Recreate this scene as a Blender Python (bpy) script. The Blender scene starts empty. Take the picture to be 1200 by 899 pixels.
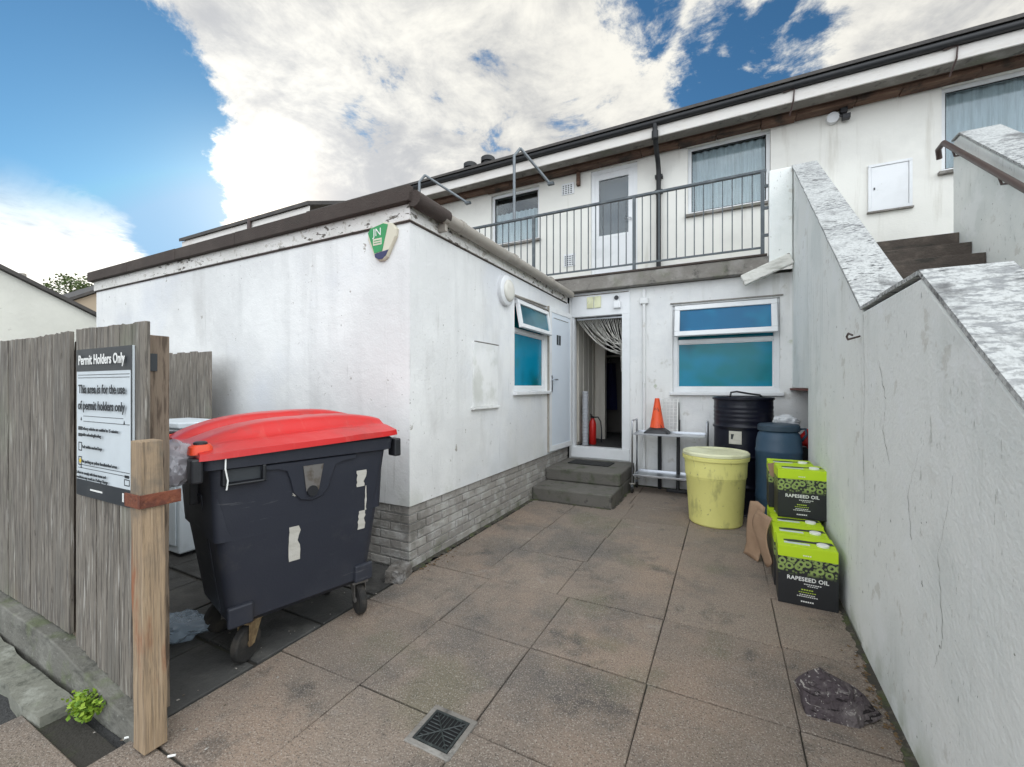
import bpy, bmesh, math, random
from mathutils import Vector, Matrix, noise, Euler
random.seed(7)
R = math.radians
sc = bpy.context.scene
col = sc.collection

# ------------------------------------------------------------------ mesh builder
class MB:
    def __init__(self, T=None):
        self.v = []; self.f = []; self.T = T
    def p(self, co):
        self.v.append(self.T(*co) if self.T else tuple(co)); return len(self.v) - 1
    def face(self, pts):
        self.f.append([self.p(q) for q in pts])
    def box(self, x0, x1, y0, y1, z0, z1):
        i = [self.p(q) for q in ((x0,y0,z0),(x1,y0,z0),(x1,y1,z0),(x0,y1,z0),(x0,y0,z1),(x1,y0,z1),(x1,y1,z1),(x0,y1,z1))]
        for q in ((0,3,2,1),(4,5,6,7),(0,1,5,4),(1,2,6,5),(2,3,7,6),(3,0,4,7)):
            self.f.append([i[k] for k in q])
        return self
    def obox(self, c, s, m):
        h = [k/2 for k in s]; i = []
        for sx, sy, sz in ((-1,-1,-1),(1,-1,-1),(1,1,-1),(-1,1,-1),(-1,-1,1),(1,-1,1),(1,1,1),(-1,1,1)):
            i.append(self.p(tuple(Vector(c) + m @ Vector((sx*h[0], sy*h[1], sz*h[2])))))
        for q in ((0,3,2,1),(4,5,6,7),(0,1,5,4),(1,2,6,5),(2,3,7,6),(3,0,4,7)):
            self.f.append([i[k] for k in q])
        return self
    def prism(self, pts, vec):
        n = len(pts); vec = Vector(vec)
        a = [self.p(q) for q in pts]; b = [self.p(tuple(Vector(q) + vec)) for q in pts]
        self.f.append(a[::-1]); self.f.append(b)
        for k in range(n): self.f.append([a[k], a[(k+1) % n], b[(k+1) % n], b[k]])
        return self
    def tube(self, pts, r, n=8, caps=True):
        pts = [Vector(q) for q in pts]; rs = r if isinstance(r, (list, tuple)) else [r]*len(pts)
        rings = []; up = None
        for k, q in enumerate(pts):
            d = (pts[min(k+1, len(pts)-1)] - pts[max(k-1, 0)]).normalized()
            if up is None:
                up = Vector((0,0,1)) if abs(d.z) < .9 else Vector((1,0,0))
            a = (up - d*up.dot(d)).normalized(); up = a; b = d.cross(a)
            rings.append([self.p(tuple(q + (a*math.cos(2*math.pi*j/n) + b*math.sin(2*math.pi*j/n))*rs[k])) for j in range(n)])
        for A, B in zip(rings, rings[1:]):
            for j in range(n): self.f.append([A[j], A[(j+1) % n], B[(j+1) % n], B[j]])
        if caps: self.f.append(rings[0][::-1]); self.f.append(rings[-1])
        return self
    def lathe(self, prof, n=32, c=(0,0), cap0=True, cap1=True, wob=0):
        rings = []
        for r, z in prof:
            rings.append([self.p((c[0]+r*math.cos(2*math.pi*j/n), c[1]+r*math.sin(2*math.pi*j/n), z)) for j in range(n)])
        for A, B in zip(rings, rings[1:]):
            for j in range(n): self.f.append([A[j], A[(j+1) % n], B[(j+1) % n], B[j]])
        if cap0: self.f.append(rings[0][::-1])
        if cap1: self.f.append(rings[-1])
        return self
    def loft(self, rings, cap0=True, cap1=True):
        n = len(rings[0]); I = [[self.p(q) for q in r] for r in rings]
        for A, B in zip(I, I[1:]):
            for j in range(n): self.f.append([A[j], A[(j+1) % n], B[(j+1) % n], B[j]])
        if cap0: self.f.append(I[0][::-1])
        if cap1: self.f.append(I[-1])
        return self
    def grid(self, fn, nu, nv):
        I = [[self.p(fn(i/nu, j/nv)) for j in range(nv+1)] for i in range(nu+1)]
        for i in range(nu):
            for j in range(nv): self.f.append([I[i][j], I[i+1][j], I[i+1][j+1], I[i][j+1]])
        return self
    def wall(self, u0, u1, z0, z1, y0, y1, holes=()):
        us = sorted({u0, u1, *[h[0] for h in holes], *[h[1] for h in holes]})
        zs = sorted({z0, z1, *[h[2] for h in holes], *[h[3] for h in holes]})
        def solid(i, j):
            if i < 0 or j < 0 or i >= len(us)-1 or j >= len(zs)-1: return False
            uc = (us[i]+us[i+1])/2; zc = (zs[j]+zs[j+1])/2
            return not any(h[0] < uc < h[1] and h[2] < zc < h[3] for h in holes)
        for i in range(len(us)-1):
            for j in range(len(zs)-1):
                if not solid(i, j): continue
                a, b, c, d = us[i], us[i+1], zs[j], zs[j+1]
                self.face([(a,y0,c),(b,y0,c),(b,y0,d),(a,y0,d)]); self.face([(a,y1,c),(a,y1,d),(b,y1,d),(b,y1,c)])
                if not solid(i-1, j): self.face([(a,y0,c),(a,y0,d),(a,y1,d),(a,y1,c)])
                if not solid(i+1, j): self.face([(b,y0,c),(b,y1,c),(b,y1,d),(b,y0,d)])
                if not solid(i, j-1): self.face([(a,y0,c),(a,y1,c),(b,y1,c),(b,y0,c)])
                if not solid(i, j+1): self.face([(a,y0,d),(b,y0,d),(b,y1,d),(a,y1,d)])
        return self
    def build(self, name, mat, parent=None, smooth=False, bevel=0, seg=2, weld=False, world=True, flip=True):
        me = bpy.data.meshes.new(name)
        off = Vector((0,0,0))
        if parent is not None and world:
            q = parent
            while q.parent: q = q.parent
            off = Vector(q.location)
        me.from_pydata([tuple(Vector(q) - off) for q in self.v], [], self.f)
        bm = bmesh.new(); bm.from_mesh(me)
        if weld: bmesh.ops.remove_doubles(bm, verts=bm.verts, dist=1e-5)
        if flip: bmesh.ops.recalc_face_normals(bm, faces=bm.faces)
        bm.to_mesh(me); bm.free()
        if mat is not None: me.materials.append(mat)
        if smooth:
            me.shade_smooth()
            if smooth is not True: me.set_sharp_from_angle(angle=R(smooth))
        o = bpy.data.objects.new(name, me); col.objects.link(o)
        if parent is not None: o.parent = parent
        if bevel:
            b = o.modifiers.new('Bevel', 'BEVEL'); b.width = bevel; b.segments = seg; b.limit_method = 'ANGLE'; b.angle_limit = R(40)
            b.harden_normals = False
        return o

def tag(o, label=None, cat=None, group=None, kind=None):
    if label: o['label'] = label
    if cat: o['category'] = cat
    if group: o['group'] = group
    if kind: o['kind'] = kind
    return o
def thing(name, label, cat, loc=(0,0,0), rz=0, group=None):
    o = bpy.data.objects.new(name, None); col.objects.link(o); o.empty_display_size = .1
    o.location = loc; o.rotation_euler = (0,0,rz); return tag(o, label, cat, group)
def copy_tree(o, parent=None):
    c = o.copy(); col.objects.link(c); c.parent = parent
    for ch in [k for k in bpy.data.objects if k.parent == o]: copy_tree(ch, c)
    return c
FX = lambda xf: (lambda u, o, z: (xf + o, u, z))      # wall facing +X : (u along Y, out, z)
FY = lambda yf: (lambda u, o, z: (u, yf - o, z))      # wall facing -Y : (u along X, out, z)

def text(s, name, mat, parent, size, M, depth=.001, align='CENTER', sx=1.0, bold=0.0):
    cu = bpy.data.curves.new(name, 'FONT'); cu.body = s; cu.size = size; cu.align_x = align; cu.align_y = 'CENTER'; cu.extrude = depth
    cu.resolution_u = 3; cu.offset = bold*size; cu.space_character = 1.0+bold*2.2
    t = bpy.data.objects.new('tmp', cu); col.objects.link(t)
    dg = bpy.context.evaluated_depsgraph_get(); dg.update()
    me = bpy.data.meshes.new_from_object(t.evaluated_get(dg))
    bpy.data.objects.remove(t); bpy.data.curves.remove(cu)
    me.transform(Matrix.Diagonal((sx,1,1,1))); me.transform(M); me.name = name
    me.materials.clear(); me.materials.append(mat)
    o = bpy.data.objects.new(name, me); col.objects.link(o)
    if parent is not None: o.parent = parent
    return o
def join_meshes(objs, name, parent):
    bm = bmesh.new(); mats = []
    for o in objs:
        idx = []
        for m in o.data.materials:
            if m not in mats: mats.append(m)
            idx.append(mats.index(m))
        n0 = len(bm.faces); bm.from_mesh(o.data); bm.faces.ensure_lookup_table()
        for f in bm.faces[n0:]: f.material_index = idx[0] if idx else 0
    me = bpy.data.meshes.new(name); bm.to_mesh(me); bm.free()
    for m in mats: me.materials.append(m)
    for o in objs: bpy.data.objects.remove(o)
    r = bpy.data.objects.new(name, me); col.objects.link(r)
    if parent is not None: r.parent = parent
    return r

# ------------------------------------------------------------------ materials
class NT:
    def __init__(self, m):
        self.t = m.node_tree; self.t.nodes.clear()
    def n(self, ty, **kw):
        o = self.t.nodes.new(ty)
        for k, v in kw.items():
            if k.startswith('_'): setattr(o, k[1:], v)
            else:
                o.inputs[k.replace('__', ' ')].default_value = v
        return o
    def l(self, a, b): self.t.links.new(a, b)
def smooth(nt, src, lo, hi):
    r = nt.n('ShaderNodeMapRange', _interpolation_type='SMOOTHSTEP'); nt.l(src, r.inputs['Value'])
    r.inputs['From Min'].default_value = lo; r.inputs['From Max'].default_value = hi
    return r.outputs['Result']
def math2(nt, op, a, b):
    m = nt.n('ShaderNodeMath', _operation=op)
    for k, q in enumerate((a, b)):
        if isinstance(q, (int, float)): m.inputs[k].default_value = q
        else: nt.l(q, m.inputs[k])
    return m.outputs[0]
def C4(c): return (c[0], c[1], c[2], 1)

def mat(name, base, rough=.75, layers=(), bump=(), metallic=0.0, spec=.5, coat=0.0, trans=0.0, sss=0.0, alpha=1.0):
    """layers: (kind, colour, scale(xyz or number), lo, hi, amount, opts)"""
    m = bpy.data.materials.new(name); m.use_nodes = True; nt = NT(m)
    out = nt.n('ShaderNodeOutputMaterial'); b = nt.n('ShaderNodeBsdfPrincipled'); nt.l(b.outputs[0], out.inputs[0])
    b.inputs['Roughness'].default_value = rough; b.inputs['Metallic'].default_value = metallic
    b.inputs['Specular IOR Level'].default_value = spec; b.inputs['Coat Weight'].default_value = coat
    b.inputs['Transmission Weight'].default_value = trans; b.inputs['Alpha'].default_value = alpha
    tc = nt.n('ShaderNodeTexCoord'); obj = tc.outputs['Object']
    def coord(scale, off=0):
        mp = nt.n('ShaderNodeMapping'); nt.l(obj, mp.inputs['Vector'])
        s = scale if isinstance(scale, (tuple, list)) else (scale,)*3
        mp.inputs['Scale'].default_value = s; mp.inputs['Location'].default_value = (off*3.7, off*1.3, off*2.1)
        return mp.outputs[0]
    rgb = nt.n('ShaderNodeRGB'); rgb.outputs[0].default_value = C4(base); cur = rgb.outputs[0]
    for k, L in enumerate(layers):
        kind, c, s, lo, hi, amt = L[:6]; op = L[6] if len(L) > 6 else {}
        if kind == 'noise':
            t = nt.n('ShaderNodeTexNoise', Scale=1, Detail=op.get('detail', 6), Roughness=op.get('r', .6), Distortion=op.get('dist', 0.0))
            nt.l(coord(s, k + op.get('off', 0)), t.inputs['Vector']); fac = smooth(nt, t.outputs['Fac'], lo, hi)
        elif kind == 'vor':
            t = nt.n('ShaderNodeTexVoronoi', Scale=1, _feature=op.get('f', 'F1')); nt.l(coord(s, k), t.inputs['Vector'])
            fac = smooth(nt, t.outputs['Distance'], lo, hi)
        elif kind == 'island':
            g = nt.n('ShaderNodeNewGeometry'); fac = smooth(nt, g.outputs['Random Per Island'], lo, hi)
        elif kind == 'z':
            sp = nt.n('ShaderNodeSeparateXYZ'); nt.l(obj, sp.inputs[0]); fac = smooth(nt, sp.outputs['XYZ'.index(op.get('ax', 'Z'))], lo, hi)
        elif kind == 'wave':
            t = nt.n('ShaderNodeTexWave', Scale=1, Distortion=op.get('dist', 4), Detail=4); nt.l(coord(s, k), t.inputs['Vector'])
            t.inputs['Detail Scale'].default_value = op.get('ds', 1.5); fac = smooth(nt, t.outputs['Fac'], lo, hi)
        if 'band' in op:   # soil or algae keeps to a height range of the thing itself
            sp = nt.n('ShaderNodeSeparateXYZ'); nt.l(obj, sp.inputs[0])
            ns = nt.n('ShaderNodeTexNoise', Scale=op.get('bs', 3), Detail=5); nt.l(obj, ns.inputs['Vector'])
            zz = math2(nt, 'ADD', sp.outputs['XYZ'.index(op.get('bax', 'Z'))], math2(nt, 'MULTIPLY', ns.outputs['Fac'], op.get('bn', .3)))
            fac = math2(nt, 'MULTIPLY', fac, smooth(nt, zz, op['band'][0], op['band'][1]))
        if 'mask' in op:
            t2 = nt.n('ShaderNodeTexNoise', Scale=1, Detail=4); nt.l(coord(op['mask'][0], k+11), t2.inputs['Vector'])
            fac = math2(nt, 'MULTIPLY', fac, smooth(nt, t2.outputs['Fac'], op['mask'][1], op['mask'][2]))
        fac = math2(nt, 'MULTIPLY', fac, amt)
        mx = nt.n('ShaderNodeMix', _data_type='RGBA'); nt.l(fac, mx.inputs[0]); nt.l(cur, mx.inputs[6]); mx.inputs[7].default_value = C4(c)
        cur = mx.outputs[2]
    nt.l(cur, b.inputs['Base Color'])
    prev = None
    for k, (s, st, d) in enumerate(bump):
        t = nt.n('ShaderNodeTexNoise', Scale=1, Detail=5); nt.l(coord(s, k+5), t.inputs['Vector'])
        bp = nt.n('ShaderNodeBump', Strength=st, Distance=d); nt.l(t.outputs['Fac'], bp.inputs['Height'])
        if prev: nt.l(prev, bp.inputs['Normal'])
        prev = bp.outputs[0]
    if prev: nt.l(prev, b.inputs['Normal'])
    return m

STREAK = (9, 9, .7)
render_w = mat('painted render', (.79,.79,.775), .8, [
    ('noise', (.66,.665,.67), .9, .42, .62, .8, {}),
    ('noise', (.50,.49,.45), STREAK, .50, .70, .55, {'mask': (.7,.40,.58)}),
    ('noise', (.30,.27,.22), 15, .70, .735, .75, {'mask': (1.3,.48,.58)}),
    ('noise', (.45,.43,.37), 5, .60, .70, .5, {}),
    ('noise', (.40,.39,.36), (30,30,3), .64, .72, .4, {}),
    ('noise', (.36,.40,.25), 4.5, .66, .72, .6, {'mask': (.9,.5,.6)}),
], [(60,.25,.01),(3,.35,.03),(14,.25,.015)])
ext_w = mat('extension render', (.80,.80,.785), .8, [
    ('noise', (.68,.68,.67), .7, .42, .62, .85, {}),
    ('noise', (.56,.56,.55), (5,5,.6), .50, .70, .35, {'mask': (.7,.42,.58)}), ('noise', (.42,.41,.38), (18,18,1.2), .63, .71, .35, {'mask': (.9,.48,.6)}), ('noise', (.40,.41,.34), 3, .45, .62, .4, {'band': (.95,.6), 'bn': .3}),
    ('noise', (.30,.27,.23), 12, .68, .71, .85, {'mask': (1.1,.46,.56)}),
    ('noise', (.20,.18,.16), 33, .67, .70, .8, {'mask': (.9,.48,.57)}),
    ('noise', (.48,.47,.45), (2,2,.5), .58, .72, .4, {}),
    ('noise', (.46,.46,.44), (34,34,2.5), .62, .72, .4, {}), ('noise', (.62,.645,.70), .45, .42, .6, .5, {'off': 3}),
], [(60,.25,.01),(1.6,.45,.05),(14,.25,.015)])
upper_w = mat('cream render', (.80,.785,.73), .85, [
    ('noise', (.70,.685,.64), 1.1, .44, .64, .7, {}),
    ('noise', (.48,.45,.38), STREAK, .56, .74, .4, {}),
    ('noise', (.34,.31,.26), 13, .72, .75, .6, {'mask': (1.1,.5,.62)}),
], [(60,.2,.01),(3,.3,.03)])
stair_w = mat('stair wall render', (.84,.86,.835), .85, [
    ('noise', (.72,.755,.735), 1.0, .44, .62, .8, {}),
    ('noise', (.56,.58,.54), STREAK, .52, .70, .45, {'mask': (.8,.46,.62)}),
    ('noise', (.34,.35,.31), (22,22,7), .62, .69, .55, {'mask': (1.2,.48,.6)}),
    ('noise', (.86,.88,.87), 2.2, .55, .66, .8, {}),
    ('noise', (.15,.15,.13), 24, .67, .70, .85, {'mask': (1.5,.48,.58)}),
    ('noise', (.20,.20,.18), (60,60,14), .64, .69, .7, {'mask': (2.2,.45,.58)}),
    ('noise', (.58,.57,.52), 6, .60, .64, .55, {'mask': (1.0,.5,.6)}),
    ('noise', (.28,.33,.20), 4, .42, .62, .55, {'band': (.42,.15), 'bn': .35}),
], [(60,.35,.01),(2.2,.4,.03),(9,.25,.012)])
coping_m = mat('lichened coping', (.50,.51,.50), .9, [
    ('noise', (.22,.225,.23), (18,40,40), .47, .58, .85, {'mask': (1.6,.36,.52)}),
    ('noise', (.05,.052,.055), (24,60,60), .54, .60, .9, {'mask': (2.6,.42,.56)}),
    ('noise', (.25,.255,.25), 60, .52, .60, .6, {}),
    ('noise', (.09,.09,.09), 3.5, .56, .68, .7, {}),
], [(30,.7,.02),(9,.5,.03)])
fascia_m = mat('flaking white paint', (.72,.70,.67), .75, [
    ('noise', (.55,.53,.49), 3, .4, .7, .6, {}),
    ('noise', (.10,.085,.07), (9,9,22), .57, .60, .95, {'mask': (.8,.46,.53)}), ('noise', (.42,.39,.34), (16,16,16), .56, .62, .7, {}),
    ('noise', (.33,.3,.26), (30,30,40), .66, .70, .7, {}),
], [(40,.4,.01)])
eave_m = mat('eaves board paint', (.74,.71,.67), .75, [
    ('noise', (.6,.55,.5), (2,2,9), .45, .7, .6, {}),
    ('noise', (.2,.16,.12), 12, .68, .72, .7, {}), ('noise', (.3,.26,.22), (6,30,30), .66, .72, .5, {}),
], [(40,.3,.01)])
soffit_m = mat('old brown timber', (.135,.075,.05), .85, [
    ('island', (.07,.04,.028), 1, 0, 1, .8, {}), ('noise', (.24,.15,.10), (3,20,20), .45, .7, .6, {}), ('noise', (.03,.022,.017), 2.2, .48, .62, .85, {}),
], [(20,.5,.02)])
felt_m = mat('brown roofing felt', (.058,.044,.038), .95, [('noise', (.085,.068,.058), 2, .4, .7, .8, {}), ('noise', (.05,.042,.036), 9, .5, .7, .6, {})], [(90,.6,.01)])
roof_m = mat('dark roof tile', (.07,.065,.062), .85, [('noise', (.11,.1,.09), 3, .4, .7, .7, {})], [(30,.5,.02)])
gutter_black = mat('black plastic gutter', (.012,.013,.015), .55, [('noise', (.03,.03,.03), 4, .5, .7, .6, {})])
gutter_grey = mat('grey plastic gutter', (.33,.30,.26), .55, [('noise', (.25,.23,.2), (2,2,12), .45, .65, .7, {}), ('noise', (.42,.40,.36), 3, .5, .7, .6, {})], [(30,.1,.01)])
upvc = mat('white upvc', (.76,.77,.78), .35, [('noise', (.62,.63,.63), 3, .45, .7, .5, {}), ('noise', (.45,.44,.4), 17, .66, .74, .4, {})])
door_m = mat('door panel', (.68,.735,.80), .35, [('noise', (.60,.66,.74), 2, .45, .7, .5, {})])
concrete = mat('dark weathered concrete', (.20,.185,.165), .9, [
    ('noise', (.33,.315,.29), 3, .45, .7, .8, {}), ('noise', (.05,.048,.044), 7, .55, .7, .7, {}), ('noise', (.34,.32,.29), 25, .62, .68, .5, {}),
    ('noise', (.12,.14,.07), 2, .55, .7, .4, {})], [(45,.6,.012),(6,.4,.03)])
step_m = mat('mossy step concrete', (.12,.112,.098), .9, [
    ('noise', (.14,.13,.115), 4, .42, .7, .8, {}), ('noise', (.05,.065,.028), 5, .5, .68, .6, {}), ('noise', (.03,.028,.025), 9, .6, .7, .6, {})], [(60,.6,.01),(7,.4,.03)])
stair_step_m = mat('dark stair concrete', (.075,.06,.05), .9, [('noise', (.13,.105,.085), 6, .45, .7, .8, {}), ('noise', (.03,.03,.025), (3,3,12), .5, .66, .7, {})], [(50,.6,.012)])
mortar_m = mat('brick mortar', (.42,.41,.39), .9, [('noise', (.17,.17,.14), 4, .45, .65, .7, {})], [(80,.5,.01)])
brick_m = mat('weathered pale brick', (.36,.34,.31), .9, [
    ('island', (.27,.25,.23), 1, 0, 1, .9, {}), ('noise', (.52,.51,.49), 6, .48, .66, .6, {}),
    ('noise', (.10,.095,.08), 3.0, .54, .68, .6, {}), ('noise', (.11,.125,.065), 4, .5, .66, .75, {'band': (.34,.1), 'bn': .25})], [(60,.8,.01),(18,.5,.02)])
slab_m = mat('paving slab', (.25,.20,.16), .85, [
    ('island', (.20,.162,.132), 1, 0, 1, .9, {}),
    ('noise', (.33,.235,.17), .9, .45, .65, .5, {}),
    ('noise', (.10,.095,.09), .8, .46, .64, .75, {'off': 4, 'r': .68}),
    ('noise', (.065,.062,.058), 2.4, .54, .70, .7, {'r': .72}),
    ('noise', (.06,.057,.053), (2.6,1.1,1), .58, .72, .5, {'off': 6, 'r': .7}),
    ('noise', (.115,.12,.07), 1.4, .55, .70, .45, {'off': 9}),
    ('noise', (.33,.30,.27), 5, .60, .72, .45, {'off': 2, 'r': .7}),
    ('vor', (.48,.43,.37), 92, .32, .14, .5, {}), ('vor', (.04,.036,.032), 74, .30, .12, .7, {}),
    ('noise', (.44,.40,.35), 120, .55, .66, .6, {}), ('noise', (.045,.04,.036), 150, .57, .66, .65, {}),
    ('noise', (.016,.016,.016), 9, .72, .74, .65, {}), ('noise', (.5,.48,.45), 26, .745, .76, .7, {}),
], [(110,.9,.008),(35,.5,.008),(4,.25,.02)], spec=.35)
joint_m = mat('dirt in the joints', (.04,.036,.03), .95, [('noise', (.05,.055,.03), 8, .5, .7, .7, {})], [(70,.8,.01)])
tarmac_m = mat('dark tarmac', (.042,.042,.043), .9, [('noise', (.065,.064,.062), 2.5, .42, .68, .8, {}), ('vor', (.11,.11,.105), 95, .25, .1, .4, {}), ('noise', (.02,.02,.02), 6, .55, .7, .5, {})], [(90,.9,.01)])
oldpave_m = mat('old dark paving', (.075,.072,.068), .9, [('island', (.05,.05,.048), 1, 0, 1, .9, {}), ('noise', (.11,.105,.095), 3, .48, .7, .7, {}), ('noise', (.025,.024,.022), 2, .5, .65, .8, {})], [(70,.7,.01),(5,.3,.03)])
fence_m = mat('grey weathered timber', (.255,.228,.195), .9, [
    ('island', (.19,.168,.14), 1, 0, 1, .9, {}),
    ('noise', (.085,.075,.065), (95,95,5), .49, .58, .85, {}), ('noise', (.44,.42,.38), (70,70,3.5), .56, .66, .75, {}), ('noise', (.13,.12,.105), (9,9,1.4), .52, .66, .6, {}), ('noise', (.07,.06,.05), (110,110,5), .58, .66, .6, {}), ('noise', (.05,.04,.03), (16,16,9), .70, .74, .8, {}), ('noise', (.20,.21,.15), (2,2,1), .52, .68, .5, {}),
    ('noise', (.06,.05,.04), (2,2,.8), .58, .72, .6, {}), ('noise', (.25,.19,.12), (3,3,1), .5, .7, .45, {'band': (.75,.2), 'bn': .4})], [((55,55,2),.9,.012)])
post_m = mat('brown split post', (.20,.155,.115), .9, [('noise', (.07,.05,.036), (60,60,6), .48, .62, .8, {}), ('noise', (.27,.21,.15), (8,8,1.2), .5, .7, .6, {})], [((60,60,4),.9,.015)])
batten_m = mat('fresh sawn batten', (.34,.245,.155), .85, [('noise', (.17,.125,.085), (110,110,3), .46, .62, .65, {}), ('noise', (.42,.33,.23), (60,60,2), .54, .68, .5, {}), ('noise', (.10,.075,.05), (150,150,4), .57, .66, .5, {}), ('noise', (.07,.05,.035), (14,14,9), .71, .74, .7, {}), ('noise', (.13,.115,.095), 3, .5, .66, .85, {'band': (.75,1.15), 'bn': .3}), ('noise', (.15,.12,.09), (3,3,1.5), .52, .7, .65, {}),
    ('noise', (.26,.085,.035), (5,5,1.2), .58, .68, .8, {})], [((50,50,2),.8,.014),(7,.4,.02)])
rust_m = mat('rusty steel', (.18,.055,.028), .85, [('noise', (.09,.03,.02), 18, .42, .65, .8, {}), ('noise', (.28,.10,.045), 30, .55, .7, .6, {})], [(60,.7,.01)])
galv = mat('galvanised steel', (.20,.22,.235), .5, [('noise', (.12,.13,.14), 6, .45, .65, .6, {})], metallic=.4)
rail_m = mat('painted steel rail', (.07,.085,.095), .5, [('noise', (.17,.19,.2), 8, .5, .7, .6, {}), ('noise', (.10,.06,.04), 14, .7, .74, .6, {})])
stainless = mat('stainless steel', (.55,.57,.6), .28, [('noise', (.42,.43,.45), 5, .4, .7, .6, {})], metallic=1.0)
black_pl = mat('black plastic', (.012,.013,.016), .45, [('noise', (.03,.03,.034), 3, .45, .7, .7, {})], [(40,.1,.01)])
bin_m = mat('charcoal bin plastic', (.022,.025,.036), .5, [
    ('noise', (.036,.039,.05), 1.6, .42, .68, .8, {}), ('noise', (.12,.12,.125), (5,5,50), .62, .70, .5, {'mask': (1.5,.46,.6)}), ('noise', (.10,.095,.085), 1.3, .52, .70, .4, {'r': .75}),
    ('noise', (.16,.16,.165), 12, .67, .71, .5, {'mask': (2,.5,.62)}), ('noise', (.06,.055,.05), 4, .5, .7, .5, {'band': (.65,.2), 'bn': .3})], [(120,.12,.006),(4,.2,.02)], spec=.4)
lid_m = mat('red lid plastic', (.56,.016,.016), .33, [('noise', (.47,.02,.02), 2.2, .42, .66, .7, {}), ('noise', (.60,.10,.08), (26,4,6), .56, .70, .35, {}), ('noise', (.30,.05,.045), 1.6, .52, .68, .5, {'r': .75}), ('noise', (.2,.03,.03), 9, .66, .72, .4, {})], [(60,.08,.006),(4,.2,.02)])
orange_pl = mat('faded orange plastic', (.68,.06,.018), .5, [('noise', (.6,.06,.02), 6, .45, .65, .7, {})])
paper = mat('torn paper', (.50,.48,.43), .9, [('noise', (.42,.40,.35), (6,6,26), .5, .66, .7, {})], [(30,.4,.01)])
tyre = mat('dirty rubber tyre', (.02,.019,.018), .9, [('noise', (.06,.052,.042), 12, .45, .65, .7, {})], [(60,.4,.01)])
castor_m = mat('dirty zinc castor', (.30,.22,.12), .6, [('noise', (.14,.09,.05), 16, .45, .65, .8, {})], metallic=.3)
castor_z = mat('dull zinc castor', (.17,.16,.15), .6, [('noise', (.09,.07,.05), 16, .45, .65, .8, {})], metallic=.3)
yellow_pl = mat('pale yellow plastic', (.80,.755,.26), .5, [('noise', (.72,.68,.22), 2, .42, .66, .7, {}), ('noise', (.42,.40,.15), (7,7,3), .54, .70, .7, {}), ('noise', (.22,.19,.10), 17, .65, .70, .6, {}), ('noise', (.30,.27,.14), (30,30,6), .62, .7, .5, {'mask': (4,.45,.6)})], [(60,.1,.006)], sss=.0)
cream_pl = mat('cream plastic lid', (.72,.72,.48), .5, [('noise', (.50,.49,.30), 5, .45, .66, .7, {}), ('noise', (.28,.26,.17), 20, .62, .7, .5, {})])
drum_m = mat('black painted drum', (.005,.006,.014), .32, [('noise', (.012,.012,.022), 3, .45, .68, .8, {}), ('noise', (.07,.065,.06), 21, .68, .73, .4, {})], [(10,.15,.02)], spec=.35)
keg_m = mat('blue keg plastic', (.028,.065,.11), .5, [('noise', (.045,.085,.13), 3, .42, .68, .8, {}), ('noise', (.11,.14,.16), 18, .66, .73, .4, {})], [(30,.1,.01)])
keg_lid = mat('dark blue lid plastic', (.022,.045,.07), .5, [('noise', (.04,.07,.1), 5, .45, .7, .7, {})])
cone_m = mat('orange cone plastic', (.80,.09,.02), .5, [('noise', (.5,.05,.02), (9,9,4), .5, .66, .8, {}), ('noise', (.07,.02,.015), (14,14,8), .58, .66, .8, {})])
red_paint = mat('red paint', (.5,.015,.012), .35, [('noise', (.3,.012,.01), 5, .45, .7, .6, {})])
card_m = mat('brown cardboard', (.36,.235,.15), .9, [('noise', (.27,.17,.105), 5, .45, .66, .7, {}), ('noise', (.44,.32,.22), (3,3,40), .55, .7, .3, {})], [(50,.2,.006)])
boxlime = mat('lime print', (.50,.70,.01), .55, [('noise', (.40,.58,.02), 6, .45, .7, .6, {})])
ink_w = mat('white print', (.78,.78,.75), .6)
ink_g = mat('green print', (.42,.55,.06), .6)
ink_k = mat('dark ink', (.03,.035,.04), .6)
sign_w = mat('sign face white', (.60,.65,.68), .45, [('noise', (.52,.56,.58), 3, .42, .68, .6, {}), ('noise', (.40,.40,.38), (30,30,4), .66, .74, .3, {})])
sign_k = mat('sign face charcoal', (.025,.03,.036), .45, [('noise', (.045,.05,.055), 5, .45, .7, .6, {})])
sign_y = mat('sign yellow', (.7,.5,.04), .5)
rock_m = mat('purple grey rock', (.085,.07,.075), .95, [('noise', (.15,.13,.13), 7, .46, .60, .8, {}), ('noise', (.46,.43,.40), (12,12,60), .60, .64, .9, {'mask': (7,.42,.56)}), ('noise', (.02,.017,.018), (10,10,44), .58, .62, .9, {}), ('noise', (.5,.47,.44), 55, .62, .66, .7, {})], [(26,.9,.03),(80,.8,.012)], spec=.08)  # streaks also stand in for highlights and shade the flat light lacks
stone_m = mat('grey stone block', (.17,.155,.14), .9, [('noise', (.33,.32,.31), 9, .46, .64, .8, {}), ('noise', (.06,.055,.05), 14, .55, .68, .6, {})], [(50,.8,.01),(12,.5,.02)], spec=.1)
strip_m = mat('mossy broken concrete', (.20,.20,.165), .9, [('noise', (.34,.345,.30), (5,5,5), .48, .62, .8, {}), ('noise', (.06,.062,.055), 4.5, .52, .66, .75, {'r': .7}), ('noise', (.05,.055,.04), 14, .55, .68, .6, {}), ('noise', (.15,.19,.08), 3, .56, .7, .5, {})], [(40,.6,.01),(8,.35,.015)])
kerb_m = mat('old concrete kerb', (.15,.145,.125), .92, [('noise', (.24,.235,.205), 4, .48, .64, .7, {}), ('noise', (.05,.05,.042), (3,3,9), .5, .66, .75, {'r': .7}), ('noise', (.13,.16,.07), 5, .52, .68, .6, {}), ('noise', (.36,.35,.32), 40, .62, .7, .5, {})], [(60,.6,.01),(14,.3,.012)])
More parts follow.
